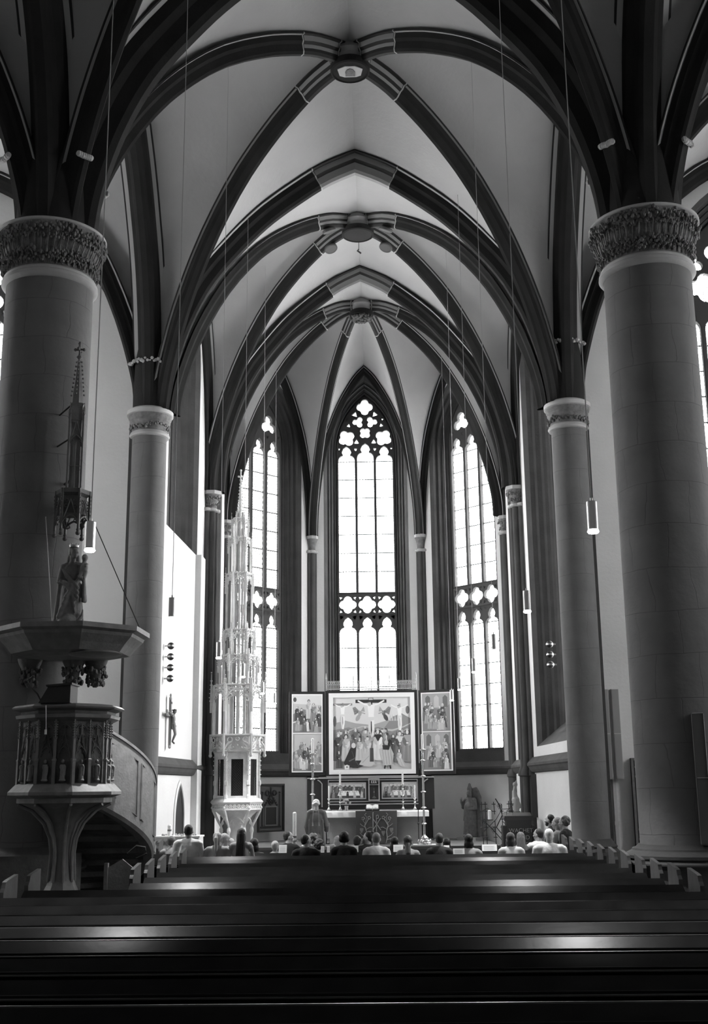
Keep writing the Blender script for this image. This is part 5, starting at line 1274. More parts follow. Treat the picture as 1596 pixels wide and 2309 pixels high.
for q in range(3): P.line([(-.05 + q * .06, 1.95), (-.01 + q * .06, 2.04)], .012, 7); P.line([(-.01 + q * .06, 1.95), (-.05 + q * .06, 2.04)], .012, 7)
P.ell(.145, 2.02, .008, .014, 6); P.build('ornament_plate', t, (0, -.124, 0))

# ------------------------------------------------------------------ candles and altar things
def candlestick(loc, h, hc, label, grp, knots, base='round', rc=.028):
    t = thing('candlestick', label, 'candlestick', loc, 0, grp); m = MB(); r = .030 if base == 'box' else .014
    pr = [(.10, 0), (.10, .012), (.06, .03), (.03, .07), (r, .11)] if base == 'round' else [(.20, 0), (.20, .04), (.16, .07), (.17, .10), (.12, .13), (.12, .17), (.07, .21), (r * 1.1, .25)]
    z = pr[-1][1]
    for k in range(knots):
        zz = z + (h - z) * (k + .7) / (knots + .4); pr += [(r, zz - .03), (r * 2.2, zz - .01), (r * 2.6, zz), (r * 2.2, zz + .012), (r, zz + .03)]
    pr += [(r, h - .05), (r * 2.6, h - .02), (r * 3.4, h), (r * 3.2, h + .008), (r, h + .01)]
    m.lathe(pr, n=16); m.build('metal_stem', BRASS, t)
    if base == 'box':
        b = MB(); b.box(-.28, .28, -.22, .22, -.17, -.03); b.box(-.31, .31, -.25, .25, -.03, 0); b.box(-.31, .31, -.25, .25, -.19, -.17); b.build('chest_base', TOWER, t)
        b = MB(); 
        for q in range(4): ring(b, (-.2 + q * .133, -.225, -.10), .045, .008, (1, 0, 0), 10)
        b.build('base_roundels', mat('altar_stone', .32), t)
        b = MB()
        for q in range(6): b.ball((.15 * cos(q), .15 * sin(q), .10), .045, 8)
        b.build('base_knobs', BRASS, t)
    c = MB(); c.lathe([(rc, h), (rc, h + hc - .01), (rc * .6, h + hc), (.003, h + hc + .004)], n=14); c.tube([(0, 0, h + hc), (0, 0, h + hc + .02)], .003, 4); c.build('candle', WAX, t)
    return t
candlestick((-.80, 34.05, 1.19), .72, .36, 'left altar candlestick with white candle, beside the flowers', 'large altar candlesticks', 3)
candlestick((1.00, 34.05, 1.19), .72, .36, 'right altar candlestick with white candle, right of the open book', 'large altar candlesticks', 3)
candlestick((-1.13, 34.15, 1.19), .33, .36, 'short candlestick at the left edge of the altar', 'small altar candlesticks', 1, rc=.020)
candlestick((1.34, 34.15, 1.19), .33, .36, 'short candlestick at the right edge of the altar', 'small altar candlesticks', 1, rc=.020)
candlestick((-1.52, 32.95, .30), 2.47, .42, 'tall ringed floor candlestick behind the white-haired priest', 'tall floor candlesticks', 5, 'box', .034)
candlestick((1.55, 32.95, .30), 2.55, .42, 'tall ringed floor candlestick on a carved chest, right of the altar', 'tall floor candlesticks', 5, 'box', .034)
t = thing('paschal_candle', 'large decorated white candle on a silver foot, left of the priest', 'candle', (-2.02, 32.9, .0)); 
m = MB(); m.lathe([(.16, 0), (.16, .03), (.05, .08), (.03, .2), (.06, .26), (.03, .32), (.05, .40), (.11, .43), (.11, .45), (.05, .455)], n=20); m.build('silver_foot', BRASS, t)
m = MB(); m.lathe([(.052, .45), (.052, 1.17), (.03, 1.19), (.004, 1.195)], n=20); m.tube([(0, 0, 1.19), (0, 0, 1.22)], .004, 4); m.build('candle_body', WAX, t)
m = MB(); m.lathe([(.054, .50), (.054, .56)], n=20)
for q in range(14): m.ball((.050 * cos(-1.5 + .25 * sin(q)), .050 * sin(-1.5 + .25 * sin(q)), .60 + q * .026), .007, 5)
m.build('wax_decoration', mat('wax_ornament', .15, .5), t)
t = thing('flower_vase', 'glass vase with a round bunch of daisies on the altar', 'flowers', (-.62, 33.98, 1.19))
m = MB(); m.lathe([(.05, 0), (.055, .02), (.05, .08), (.06, .14)], n=16); m.build('vase', mat('grey_glass', .35, .1, spec=.8), t)
m = MB(); fr = random.Random(3)
for k in range(34):
    a, b = fr.uniform(0, 6.28), fr.uniform(0, 1.4); m.ball((.11 * cos(a) * sin(b), .09 * sin(a) * sin(b), .19 + .10 * cos(b)), .022, 5)
m.build('leaves', mat('dark_leaf', .08, .7), t, kind=None)
for k in range(11):
    a, b = fr.uniform(3.2, 6.1), fr.uniform(.2, 1.4); m = MB(); c = Vector((.13 * cos(a) * sin(b), .10 * sin(a) * sin(b), .20 + .12 * cos(b)))
    for q in range(8): m.ball(tuple(c + Vector((.020 * cos(q * .785), -.006, .020 * sin(q * .785)))), .0085, 5)
    m.build('daisy', PAPER, t)
t = thing('altar_bible', 'open book on a dark slanted stand in the middle of the altar', 'book', (.12, 33.98, 1.185))
m = MB(); m.prism([(-.10, 0), (.12, 0), (.12, .13), (-.10, .04)], -.20, .20, axis='x'); m.build('book_rest', DARK, t)
m = MB()
for sg in (-1, 1): m.add([(0, -.11, .055), (sg * .17, -.11, .075), (sg * .17, .10, .165), (0, .10, .145), (sg * .08, -.11, .085), (sg * .08, .10, .175)], [(0, 4, 5, 3), (4, 1, 2, 5)])
m.box(-.17, .17, -.115, -.108, .045, .075); m.build('pages', PAPER, t)
m = MB(); m.box(-.006, .006, -.12, -.115, .02, .13); m.build('ribbon', PAPER, t)
t = thing('altar_microphone', 'slim stand microphone in front of the altar hanging', 'microphone', (.14, 33.2, .14)); m = MB(); m.lathe([(.10, 0), (.10, .02), (.012, .03)], n=16); m.build('foot', IRON, t)
m = MB(); m.tube([(0, 0, .02), (0, 0, .98), (.01, -.02, 1.04)], .011, 6); m.build('pole', mat('silver_rail', .45), t); m = MB(); m.ball((.012, -.03, 1.055), .022, 8); m.build('microphone_head', IRON, t)
t = thing('processional_cross', 'thin dark standing rod with small cross at the altar corner', 'cross', (1.40, 33.1, .0)); m = MB(); m.tube([(0, 0, .0), (0, 0, 1.27)], .014, 6); m.lathe([(.12, 0), (.12, .02), (.02, .04)], n=12); m.build('rod', IRON, t)
m = MB(); m.box(-.045, .045, -.012, .012, 1.22, 1.25); m.box(-.012, .012, -.012, .012, 1.16, 1.31); m.ball((0, 0, .85), .03, 8); m.build('cross_head', IRON, t)

# ------------------------------------------------------------------ pastor standing at the altar
def priest():
    t = thing('person', 'white-haired priest in long grey robe with two tassels, seen from behind at the altar', 'person', (-1.39, 32.3, .0)); s = .92; sh = 1.23
    hc = (0, .03, 1.43)
    bobj('body', head_shapes(hc, s, .15, -.12) + [cap((0, 0, sh), (0, .02, 1.36), .072, .062), ell((0, 0, .80), (.13, .09, .35)), cap((-.16, 0, sh - .04), (.16, 0, sh - .04), .05), cap((-.20, 0, sh - .06), (-.23, .02, .85), .045, .035), cap((-.23, .02, .85), (-.20, .16, .68), .035, .024), cap((.20, 0, sh - .06), (.25, .04, .86), .045, .035), cap((.25, .04, .86), (.27, .16, .84), .035, .024), cap((-.07, 0, .60), (-.07, 0, .06), .07, .04), cap((.07, 0, .60), (.07, 0, .06), .07, .04), cap((-.07, .0, .035), (-.07, .12, .03), .035), cap((.07, .0, .035), (.07, .12, .03), .035)]
         + hand_shapes((-.20, .16, .68), (.1, .6, -1), (1, 0, 0), s) + hand_shapes((.27, .16, .84), (.1, 1, .5), (-1, 0, 0), s), SKIN, t, voxel=.011, smooth=2)
    fold = [cap((-.17 + .068 * k, -.10 + .01 * abs(k - 2.5), .98), (-.24 + .096 * k, -.14 + .012 * abs(k - 2.5), .06), .026, .042) for k in range(6)]
    bobj('robe', [cap((-.15, 0, sh - .03), (.15, 0, sh - .03), .075), ell((0, -.01, 1.02), (.20, .12, .20)), ell((0, 0, .72), (.22, .14, .42)), cap((0, 0, .5), (0, 0, .05), .20, .23), cap((-.20, 0, sh - .06), (-.245, .03, .82), .075, .085), cap((-.245, .03, .82), (-.225, .12, .62), .085, .06), cap((.20, 0, sh - .06), (.265, .04, .84), .075, .085), cap((.265, .04, .84), (.27, .12, .72), .085, .06)] + fold, cloth(.13), t, voxel=.013, smooth=2)
    bobj('hair', [ell((0, 0, 1.465), (.094, .100, .080)), ell((0, -.035, 1.395), (.078, .06, .055))] + [ell((.085 * cos(a), -.02 + .085 * sin(a), 1.425 + .02 * sin(a * 3)), (.026, .026, .026)) for a in [-3.3 + .21 * k for k in range(17)]], hairm(.62), t, voxel=.0095, smooth=1)
    m = MB()
    for x in (-.085, .085): m.tube([(x * .8, -.07, 1.29), (x * .9, -.125, 1.18), (x, -.150, .93)], .006, 5); m.lathe([(.006, .93), (.014, .92), (.010, .905), (.020, .84), (.001, .838)], (x, -.155, 0), 8)
    m.build('stole_tassels', mat('pale_cord', .30, .8), t)
priest()

# ------------------------------------------------------------------ right side of the choir
t = thing('bishop_relief', 'weathered stone bishop slab with mitre and raised hand, leaning on the apse wall', 'statue', (3.06, 35.95, .30), rad(-45) + .0)
bobj('bishop_figure', [cap((0, 0, .18), (0, 0, .9), .22, .20), ell((0, 0, .95), (.22, .12, .26)), cap((-.16, 0, 1.13), (.16, 0, 1.13), .07), cap((0, -.02, 1.12), (0, -.02, 1.28), .06), ell((0, -.04, 1.31), (.085, .08, .12)), ell((0, -.02, 1.45), (.095, .06, .11)), ell((0, -.02, 1.54), (.055, .04, .09)), ell((0, -.125, 1.30), (.016, .02, .026)),
      cap((-.20, -.02, 1.1), (-.26, -.04, .92), .06), cap((-.26, -.04, .92), (-.26, -.12, 1.08), .05, .035), cap((.20, -.02, 1.1), (.25, -.06, .88), .06), cap((.25, -.06, .88), (.08, -.16, .86), .05, .035)]
      + [cap((-.14 + .055 * k, -.18, .12), (-.10 + .04 * k, -.13, .8), .022, .018) for k in range(6)] + hand_shapes((-.26, -.12, 1.08), (0, 0, 1), (0, -1, 0), .9) + hand_shapes((.08, -.16, .86), (-1, 0, 0), (0, -1, 0), .9)
      + [cap((-.08, -.1, .10), (-.10, -.2, .08), .045), cap((.08, -.1, .10), (.10, -.2, .08), .045), cap((-.22, .03, .95), (-.24, .03, .55), .05, .07)], STATUE, t, voxel=.013, smooth=1)
m = MB(); m.prism([(-.30, .02), (.34, .02), (.33, 1.22), (.24, 1.40), (.16, 1.5), (.0, 1.46), (-.12, 1.30), (-.28, 1.1)], .05, .13, axis='y'); m.build('back_slab', STATUE, t)
m = MB(); m.box(-.36, .38, -.26, .16, -.30, .05); m.build('pedestal', mat('altar_stone', .32), t)
# wrought iron vine rack with candle
t = thing('vine_rack', 'black wrought iron stand of upright rods twined with vine and grapes', 'iron stand', (3.25, 31.0, 0))
m = MB()
for x, z0, z1, y in ((-.26, 0, 1.44, 0), (-.16, 0, 1.44, .06), (.05, 1.12, 1.44, 0), (.07, 0, .96, .0), (.26, 0, 1.38, .05), (.44, 0, 1.46, 0), (.53, 0, 1.46, .08)):
    m.tube([(x + .02, y, z0), (x, y, z1)], .011, 6)
    for q in (.12, .36, .55, .80, 1.0, 1.2, 1.38):
        if z0 < q < z1: m.tube([(x - .05, y, q), (x + .05, y, q)], .010, 5)
m.build('rods', IRON, t)
m = MB(); m.tube([(.30, 0, .0), (.22, -.03, .35), (.30, -.04, .55), (.10, -.03, .80), (.26, -.03, 1.10), (.20, -.02, 1.35), (.10, -.02, 1.52)], .015, 6); m.tube([(-.2, -.02, .95), (.0, -.03, .75), (.26, -.03, .45)], .011, 5); m.tube([(-.22, -.02, .70), (.1, -.04, 1.0), (.26, -.02, 1.25), (.46, -.02, 1.26)], .008, 5); m.tube([(-.26, 0, 1.2), (-.12, -.02, 1.28), (.02, -.02, 1.2)], .007, 5); m.tube([(.26, 0, .95), (.42, -.03, .80), (.56, 0, .72)], .008, 5); m.build('vine', IRON, t)
for cx, cz in ((.20, 1.38), (.36, 1.16), (.02, .80), (-.20, 1.0)):
    m = MB()
    for r_, row in enumerate((2, 3, 2, 1)):
        for q in range(row): ring(m, (cx + (q - (row - 1) / 2) * .045, -.03, cz - r_ * .042), .021, .0045, (1, 0, 0), 9)
    m.build('grape_cluster', IRON, t)
t = thing('rack_candle', 'white candle standing on the black wrought iron rack', 'candle', (3.25 - .06, 31.0, .995)); m = MB(); m.lathe([(.05, 0), (.05, .22), (.03, .24), (.003, .245)], n=16); m.tube([(0, 0, .24), (0, 0, .27)], .004, 4); m.build('candle_body', WAX, t)
m = MB(); m.lathe([(.08, -.02), (.08, 0), (.01, .002)], n=16); m.build('drip_plate', IRON, t)
# lectern with lettered cloth
t = thing('lectern', 'dark wooden lectern with lettered hanging, right of the iron rack', 'lectern', (3.84, 30.4, 0))
m = MB(); m.box(-.30, .32, -.10, .30, 0, .98); m.build('lectern_body', WOODM, t)
m = MB(); m.prism([(-.24, .98), (.34, 1.12), (.34, 1.17), (-.24, 1.03)], -.36, .37, axis='x'); m.prism([(-.25, .98), (-.22, .98), (-.22, 1.10), (-.25, 1.10)], -.36, .37, axis='x'); m.build('slanted_top', WOODM, t)
m = MB(); m.box(-.31, .31, -.275, -.262, .0, 1.0); m.build('hanging_cloth', mat('black_felt', .022, .95), t)
for k, (tx, zz) in enumerate((('WACHET', .70), ('UND', .53), ('BETET', .36))):
    cu = bpy.data.curves.new('lettering', 'FONT'); cu.body = tx; cu.size = .142; cu.align_x = 'CENTER'; cu.extrude = .002; cu.space_character = 1.0; cu.offset = -.0022
    tmp = bpy.data.objects.new('tmp', cu); COL.objects.link(tmp); me = bpy.data.meshes.new_from_object(tmp.evaluated_get(bpy.context.evaluated_depsgraph_get())); bpy.data.objects.remove(tmp)
    me.materials.append(mat('pale_thread', .30)); o = link('lettering', me, t, (.04 if k < 1 else .10, -.28, zz)); o.rotation_euler = (pi / 2, 0, 0)
for xa, xb in ((-.40, -.31), (.33, .42)): m = MB(); m.box(xa, xb, -.2, .25, 0, .86); m.build('side_wing', WOODM, t)
m = MB(); m.tube([(-.27, .1, 1.08), (-.26, .05, 1.22), (-.12, .0, 1.35)], .006, 5); m.tube([(-.10, 0, 1.36), (-.11, .1, 1.10)], .003, 4); m.ball((-.11, .0, 1.36), .018, 8); m.build('gooseneck_microphone', IRON, t)
# small fragment statue on the pier
t = thing('fragment_statue', 'small broken pale stone figure on a bracket behind the lectern', 'statue', (4.12, 33.2, 1.15), .0)
bobj('broken_figure', [cap((0, 0, 0), (0, 0, .3), .09, .11), cap((0, 0, .28), (-.03, 0, .52), .10, .06), cap((-.03, 0, .52), (.0, -.02, .66), .05), ell((.0, -.02, .72), (.07, .06, .07)), cap((.02, -.02, .72), (.04, 0, .82), .04, .02), cap((.05, 0, .3), (.10, -.02, .12), .05)], mat('pale_child_stone', .25), t, voxel=.012, smooth=1)
m = MB(); m.lathe([(.05, -.22), (.11, -.05), (.12, -.02), (.12, .0)], n=8); m.box(-.06, .20, -.06, .06, -.12, -.03); m.build('bracket', STATUE, t)

# ------------------------------------------------------------------ loudspeakers, crucifix, epitaph, aumbry, door, font, spotlights
SPK = mat('grey_speaker_cloth', .30, .8); SPKE = mat('light_speaker_edge', .55, .6)
def speaker(loc, w, h, d, label, rz=0, n=1, grp=None, mt=None):
    t = thing('loudspeaker_column', label, 'loudspeaker', loc, rz, grp); m = MB(); m.box(-w / 2, w / 2, 0, d, 0, h); m.build('housing', SPKE if mt is None else mt, t)
    for k in range(n):
        m = MB(); m.box(-w / 2 + .008, w / 2 - .010, -.008, 0, k * h / n + .008, (k + 1) * h / n - .008); m.build('cloth_front', SPK if mt is None else mt, t)
    return t
speaker((5.32, AEY - .18, 1.96), .14, 1.92, .12, 'left of the twin grey loudspeaker columns on the right aisle wall', n=2, grp='twin loudspeaker columns')
speaker((5.54, AEY - .18, 1.96), .16, 1.92, .12, 'right of the twin grey loudspeaker columns on the right aisle wall', n=2, grp='twin loudspeaker columns')
t = thing('cable_duct', 'pale vertical cable duct under the twin loudspeaker columns', 'cable duct', (5.43, AEY - .06, 0)); m = MB(); m.box(-.035, .035, 0, .05, 0, 3.88); m.build('duct', SPKE, t)
m = MB(); m.box(-.05, .05, -.01, .05, 1.0, 1.08); m.build('duct_joint', SPKE, t)
DSP = mat('dark_speaker_cloth', .11, .8)
t = speaker((4.78, BY - .84, 1.06), .16, 1.74, .14, 'tall dark loudspeaker column on the front of the right nave pillar', rad(-10), n=2, mt=DSP)
m = MB(); m.tube([(.075, -.012, .01), (.075, -.012, 1.73)], .004, 4); m.tube([(-.07, -.012, .87), (.075, -.012, .87)], .004, 4); m.tube([(-.075, -.012, 1.735), (.075, -.012, 1.735)], .004, 4); m.build('light_trim', SPKE, t)
speaker((-4.40, 31.15, 1.23), .13, .80, .12, 'small grey loudspeaker box on the brown shaft left of the stone tower', .5, mt=STONE)
speaker((4.39, 31.12, 1.03), .15, 1.10, .12, 'grey loudspeaker box on the brown shaft right of the lectern', -.3, mt=STONE)
t = thing('wall_crucifix', 'carved crucifix with trefoil ends hung on the bright left choir wall', 'crucifix', (-4.50, 27.05, 2.83), rad(0))
m = MB(); m.box(0, .05, -.06, .06, 0, 1.10); m.box(.0, .05, -.38, .38, .66, .76)
for y, z in ((0, 0), (0, 1.10), (-.38, .71), (.38, .71)):
    for a in range(3): m.lathe([(.05, 0), (.05, .05)], (0, 0, 0), 10) if 0 else m.ball((.025, y + .05 * cos(a * 2.1 + 1.57), z + .05 * sin(a * 2.1 + 1.57)), .045, 8, sx=.6)
m.box(.05, .07, -.05, .05, .95, 1.0); m.build('cross', mat('crucifix_wood', .22, .6), t)
bobj('corpus', [ell((.10, 0, .60), (.05, .075, .11)), cap((.10, 0, .50), (.10, 0, .42), .055, .06), cap((.09, -.08, .68), (.07, -.33, .74), .024, .016), cap((.09, .08, .68), (.07, .33, .74), .024, .016), ell((.12, .02, .78), (.045, .045, .06)), ell((.165, .02, .775), (.012, .01, .014)), cap((.12, .03, .42), (.15, .03, .26), .042, .03), cap((.12, -.03, .42), (.15, -.03, .26), .042, .03), cap((.15, .03, .26), (.09, .01, .10), .030, .02), cap((.15, -.03, .26), (.09, -.01, .10), .030, .02), cap((.09, 0, .09), (.13, 0, .05), .022), ell((.11, 0, .44), (.065, .075, .05))], mat('crucifix_figure', .16, .6), t, voxel=.009, smooth=1)
m = MB(); 
for k in range(10): m.ball((.115 + .045 * cos(k * .63), .02 + .045 * sin(k * .63), .81), .014, 5)
m.build('crown_of_thorns', WOODM, t)
t = thing('epitaph_slab', 'dark carved memorial slab on the aisle wall, half behind the right pillar', 'memorial', (6.05, AEY - .12, .35)); m = MB(); m.box(-.25, .75, 0, .10, 0, 2.05); m.build('slab', WOODM, t)
m = MB(); framed(m, -.25, .75, 0, 2.05, .05, 0, .03); m.build('slab_border', PULP2, t)
for z in (1.65, 1.85, .35, .55): 
    m = MB(); 
    for q in range(7): m.ball((-.08 + .06 * cos(q), -.01, z + .07 * sin(q)), .045, 6)
    m.build('carved_scroll', PULP2, t)
t = thing('wall_tabernacle', 'framed dark niche with painted gable and round ornaments on the apse wall', 'wall niche', (-3.01, 36.22, .55), rad(45))
m = MB(); framed(m, -.52, .52, .0, 1.42, .05, 0, .06); m.build('dark_frame', DARK, t)
m = MB(); m.box(-.47, .47, -.02, .03, .05, 1.37); m.build('painted_ground', mat('niche_grey', .12, .8), t)
m = MB(); m.box(-.20, .20, -.03, -.01, .22, .72); m.build('niche_door', DARK, t)
m = MB(); framed(m, -.24, .24, .18, .76, .03, -.02, .02); m.build('niche_frame', mat('niche_trim', .20, .8), t)
m = MB(); m.box(-.40, .40, -.035, -.02, .12, .17)
for sg in (-1, 1): m.tube([(sg * .24, -.03, .76), (0, -.03, 1.10)], .018, 5); m.box(sg * .34 - .02, sg * .34 + .02, -.035, -.02, .17, 1.12); m.ball((sg * .34, -.03, 1.17), .035, 6); m.lathe([(.085, -.01), (.085, .012)], (0, 0, 0), 16) if 0 else ring(m, (sg * .14, -.03, 1.15), .07, .022, (1, 0, 0), 14)
for k in range(5): 
    for sg in (-1, 1): m.ball((sg * (.24 - .045 * k), -.03, .80 + .065 * k), .028, 5)
ring(m, (0, -.03, .88), .07, .03, (1, 0, 0), 16); m.ball((0, -.03, .88), .04, 8); m.tube([(0, -.03, 1.1), (0, -.03, 1.28)], .018, 5); m.ball((0, -.03, 1.30), .03, 6); m.build('painted_gable', DARK, t)
# sacristy door in the north choir wall
ang = atan2(C3[1] - TY - 0, (-C3[0] - .12) + 4.62)
dr = link('door_1', None, None, (-4.62 + (28.75 - TY) * (4.62 - C3[0] - .12) / (C3[1] - TY) + .012, 28.75, 0), kind='structure'); dr.rotation_euler = (0, 0, ang)
o0 = arch_outline(.42, 0, 1.12, .72, 0); 
def archplate(off0, off1, y0, y1, mt, nm, base=0):
    m = MB(); A_ = arch_outline(.42, 0, 1.12, .72, off0); B_ = arch_outline(.42, 0, 1.12, .72, off1); k = len(A_)
    m.add([(x, y0, z) for x, z in A_] + [(x, y1, z) for x, z in B_], [(i, i + 1, k + i + 1, k + i) for i in range(k - 1)]); m.build(nm, mt, dr)
archplate(.20, .14, 0, -.03, DADO, 'door_hood'); archplate(.14, .12, -.03, -.01, DADO, 'door_hood_edge'); archplate(.12, .06, -.008, -.03, STONE, 'door_roll'); archplate(.06, .02, -.03, -.01, STONE, 'door_hollow'); archplate(.02, -.03, -.01, -.02, STONE, 'door_frame')
m = MB(); m.add([(x, -.010, z) for x, z in o0], [tuple(range(len(o0)))]); m.build('door_leaf', DARK, dr)
# font with carved rim
t = thing('baptismal_font', 'square pale stone font with carved scroll band near the left choir column', 'font', (-3.72, 24.3, 0)); m = MB(); m.box(-.44, .44, -.30, .30, .62, .92); m.box(-.30, .30, -.22, .22, .0, .62); m.box(-.46, .46, -.32, .32, .90, .93); m.build('stone_basin', TOWER, t)
m = MB()
for k in range(9): ring(m, (-.38 + .095 * k, -.305, .80), .040, .011, (1, 0, 0), 10); ring(m, (-.38 + .095 * k, -.308, .80), .018, .009, (1, 0, 0), 8)
m.build('scroll_band', mat('font_carving', .25, .8), t)
m = MB(); fr = random.Random(6)
for k in range(26): m.ball((fr.uniform(-.36, .36), fr.uniform(-.2, .2), .945), .022, 5)
m.build('pebbles_on_rim', mat('altar_stone', .32), t)
t = thing('font_candle', 'white candle with dark band standing on the stone font', 'candle', (-3.92, 24.25, .93)); m = MB(); m.lathe([(.040, 0), (.040, .20), (.004, .23)], n=14); m.build('candle_body', WAX, t); m = MB(); m.lathe([(.042, .09), (.042, .125)], n=14); m.build('dark_band', mat('wax_ornament', .15), t)
m = MB()
# spotlights behind the choir columns
for sx_, X, Y_, zs, lab in ((-1, -4.42, 26.6, (4.33, 4.58, 4.83, 5.08), 'left'), (1, 4.42, 27.3, (4.60, 4.84, 5.08), 'right')):
    for k, z in enumerate(zs):
        t = thing('spotlight', 'round dark spotlight on the %s choir wall, number %s from below in its column' % (lab, ('one', 'two', 'three', 'four')[k]), 'spotlight', (X, Y_, z), 0, 'spotlights stacked on the choir walls')
        m = MB(); m.ball((0, 0, 0), .085, 12); m.build('lamp_head', DARK if sx_ < 0 else WOODM, t); m = MB(); m.lathe([(.085, -.02), (.088, 0), (.085, .02)], n=16); m.build('ring', LAMPM, t); m = MB(); m.tube([(0, 0, 0), (sx_ * .14, 0, 0)], .02, 6); m.build('bracket', LAMPM, t)

# ------------------------------------------------------------------ hymn sheets
def sheet(x, y, z, w, h, label, rz=0, tilt=-.5):
    t = thing('hymn_sheet', label, 'paper', (x, y, z), rz, 'hymn sheets on the pew ledges'); m = MB(); m.box(-w / 2, w / 2, -.002, .002, 0, h); o = m.build('page', PAPER, t); o.rotation_euler = (tilt, 0, 0)
    m = MB()
    for k in range(6): m.box(-w * .38, w * (.36 if k % 2 else .28), -.0035, -.002, h * (.14 + .12 * k), h * (.14 + .12 * k) + .005)
    o = m.build('printed_lines', INK, t); o.rotation_euler = (tilt, 0, 0)
def pxw(x, y, D):   # photograph position -> world, used for measured seats
    v = (x - 798) * _r2 / 2600 - (y - 1154.5) * _u2 / 2600 + _f; k = D / v.y
    return CAMX + v.x * k, EYE + v.z * k
for px, py, D, w, h, lab in ((637, 1923, 20.85, .14, .15, 'white sheet right of the blond boy'), (505, 1918, 20.8, .12, .06, 'white sheet beside the ponytail woman'), (727, 1923, 20.85, .06, .12, 'narrow white sheet edge right of the curly-haired woman'), (740, 1923, 20.87, .05, .12, 'narrow white sheet edge left of the balding boy'),
                             (898, 1924, 20.85, .17, .13, 'printed sheet left of the low-ponytail woman'), (1007, 1920, 20.85, .10, .11, 'sheet right of the man in the dark shirt'), (1035, 1935, 19.97, .19, .10, 'printed sheet on the ledge left of the bob-haired woman'), (1104, 1920, 20.85, .26, .12, 'wide printed sheet right of the bob-haired woman'),
                             (800, 1930, 20.87, .12, .12, 'sheet right of the short dark-haired woman')):
    X, Z = pxw(px, py, D); sheet(X, D, .755 if D > 20 else .755, w, h, lab)

# ------------------------------------------------------------------ congregation
random.seed(12)
def seatp(px, py, row, label, **k):
    D = {'A': 20.30, 'B': 21.20, 'C': 22.10}[row]; X, Z = pxw(px, py, D); return person(X, D, Z, label, **k)
A_ = 'A'
seatp(425, 1859, A_, 'broad man with cropped dark hair in a white shirt, at the left end', hair='crop', hg=.012, tg=.85, wide=1.12, s=.96, skin=SKIND)
seatp(490, 1876, A_, 'blonde woman with high messy ponytail in a pale knit top', hair='ponytail', hg=.38, top='blouse', tg=.45, turn=-.1)
seatp(544, 1867, A_, 'woman with very long straight dark hair in a light top', hair='long', hg=.012, top='sleeveless', tg=.42)
seatp(690, 1881, A_, 'dark-haired man in a black jacket turning his face to the right', hair='crop', hg=.015, top='jacket', tg=.010, turn=-.9, sleeves='long', wide=1.1)
seatp(775, 1876, A_, 'woman with short thick black hair and dark blouse', hair='puffy', hg=.008, top='blouse', tg=.015, turn=.1)
seatp(848, 1877, A_, 'grey cropped-haired man in a white shirt, in the middle of the row', hair='crop', hg=.15, tg=.85, wide=1.05)
seatp(919, 1884, A_, 'woman with long wavy low ponytail in a light sleeveless top', hair='lowtail', hg=.035, top='sleeveless', tg=.40)
seatp(990, 1878, A_, 'man with greying dark hair in a dark shirt', hair='crop', hg=.05, tg=.045, wide=1.05)
seatp(1056, 1881, A_, 'woman with smooth black bob hair in a pale jacket', hair='bob', hg=.010, top='blouse', tg=.42, sleeves='long', turn=.05)
seatp(1151, 1877, A_, 'woman with brown layered hair in a white blouse with dark sprigs', hair='bob', hg=.06, top='blouse', tg=.85, turn=-.2, extra='patches')
seatp(1237, 1868, A_, 'large white-haired man in a white shirt, at the right end', hair='crop', hg=.70, tg=.88, wide=1.25, s=1.0)
seatp(387, 1885, 'B', 'boy with ruffled fair hair beside the broad man in white', hair='short', hg=.10, tg=.40, turn=-.2, s=.86)
seatp(508, 1879, 'B', 'blonde woman in profile behind the ponytail woman', hair='short', hg=.35, top='blouse', tg=.4, turn=-1.1)
seatp(573, 1890, 'B', 'person with round black hair right of the long-haired woman', hair='bob', hg=.006, tg=.10, s=.95)
seatp(620, 1896, 'B', 'small blond boy next to a white sheet', hair='short', hg=.45, tg=.30, s=.82, turn=-.1)
seatp(721, 1893, 'B', 'woman with curly dark hair in front of the priest', hair='curly', hg=.05, top='blouse', tg=.03, turn=-.3)
seatp(750, 1903, 'B', 'balding small head low in the pew behind the altar view', hair='bald', hg=.20, tg=.10, s=.80, skin=SKIND)
seatp(806, 1884, 'B', 'man with dark cropped hair and collar right of the black-haired woman', hair='crop', hg=.03, top='jacket', tg=.02, turn=-.4, sleeves='long')
seatp(829, 1875, 'B', 'woman in profile with dark hair bun facing left', hair='bun', hg=.010, top='blouse', tg=.03, turn=1.2)
seatp(1174, 1876, 'B', 'person with long light brown hair right of the sprig-blouse woman', hair='long', hg=.12, top='blouse', tg=.12, turn=-.2, s=.9)
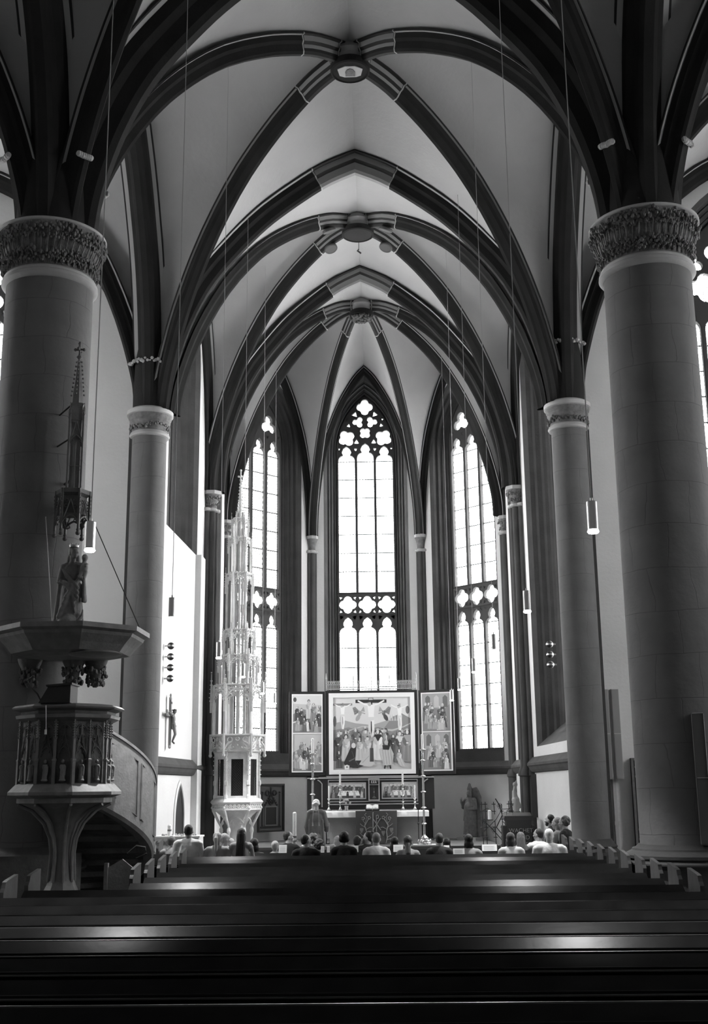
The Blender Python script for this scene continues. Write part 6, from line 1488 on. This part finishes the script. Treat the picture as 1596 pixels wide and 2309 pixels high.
seatp(1213, 1868, 'B', 'man with glasses turned left beside the white-haired man', hair='crop', hg=.03, tg=.85, turn=.9, extra='glasses')
seatp(650, 1874, 'C', 'man in a dark suit seen in profile looking right', hair='crop', hg=.03, top='jacket', tg=.015, turn=-1.2, sleeves='long')
seatp(706, 1880, 'C', 'woman with ornate braided hair in the front pew', hair='curly', hg=.12, top='blouse', tg=.05)
seatp(761, 1885, 'C', 'woman with long light hair in the front pew', hair='long', hg=.30, top='blouse', tg=.10)
seatp(520, 1889, 'C', 'balding man with grey side hair in the front pew', hair='bald', hg=.25, tg=.02, turn=-.5)
seatp(889, 1887, 'C', 'person with rounded black hair in front of the altar', hair='bob', hg=.006, tg=.05, s=.95)
seatp(1007, 1890, 'C', 'person in black partly hidden by the man in the dark shirt', hair='bob', hg=.006, tg=.01, s=.9)
# three people on the side bench facing across
t = thing('side_bench', 'short plain wooden bench under the three people at the right', 'bench', (4.02, 23.55, 0)); m = MB(); m.box(-.32, .30, -.62, .62, .36, .41); m.build('seat', WOODM, t)
for y in (-.5, .5): m = MB(); m.box(-.28, .26, y - .03, y + .03, 0, .36); m.build('leg', WOODM, t)
for px, py, D, kw in ((1241, 1836, 23.95, dict(label='bearded dark-haired man in black at the side bench, facing left', hair='crop', hg=.012, tg=.012, top='blouse', extra='beard', turn=0)),
                      (1257, 1843, 23.55, dict(label='fair-haired woman with glasses in a patterned scarf at the side bench', hair='bob', hg=.22, tg=.25, top='blouse', extra='glasses')),
                      (1273, 1841, 23.15, dict(label='curly-haired woman with glasses in a black gown with white bands', hair='curly', hg=.12, tg=.010, top='jacket', extra='glasses', sleeves='long'))):
    X, Z = pxw(px, py, D); o = person(X, D, Z, kw.pop('label'), rz=rad(62), seat=.41, s=.98, **kw)
    if px == 1273:
        m = MB(); m.add([(-.02, .115, Z - .30), (.02, .115, Z - .30), (.045, .125, Z - .50), (-.045, .125, Z - .50)], [(0, 1, 2, 3)]); m.box(-.04, .04, .115, .125, Z - .50, Z - .30); m.build('white_bands', PAPER, o)
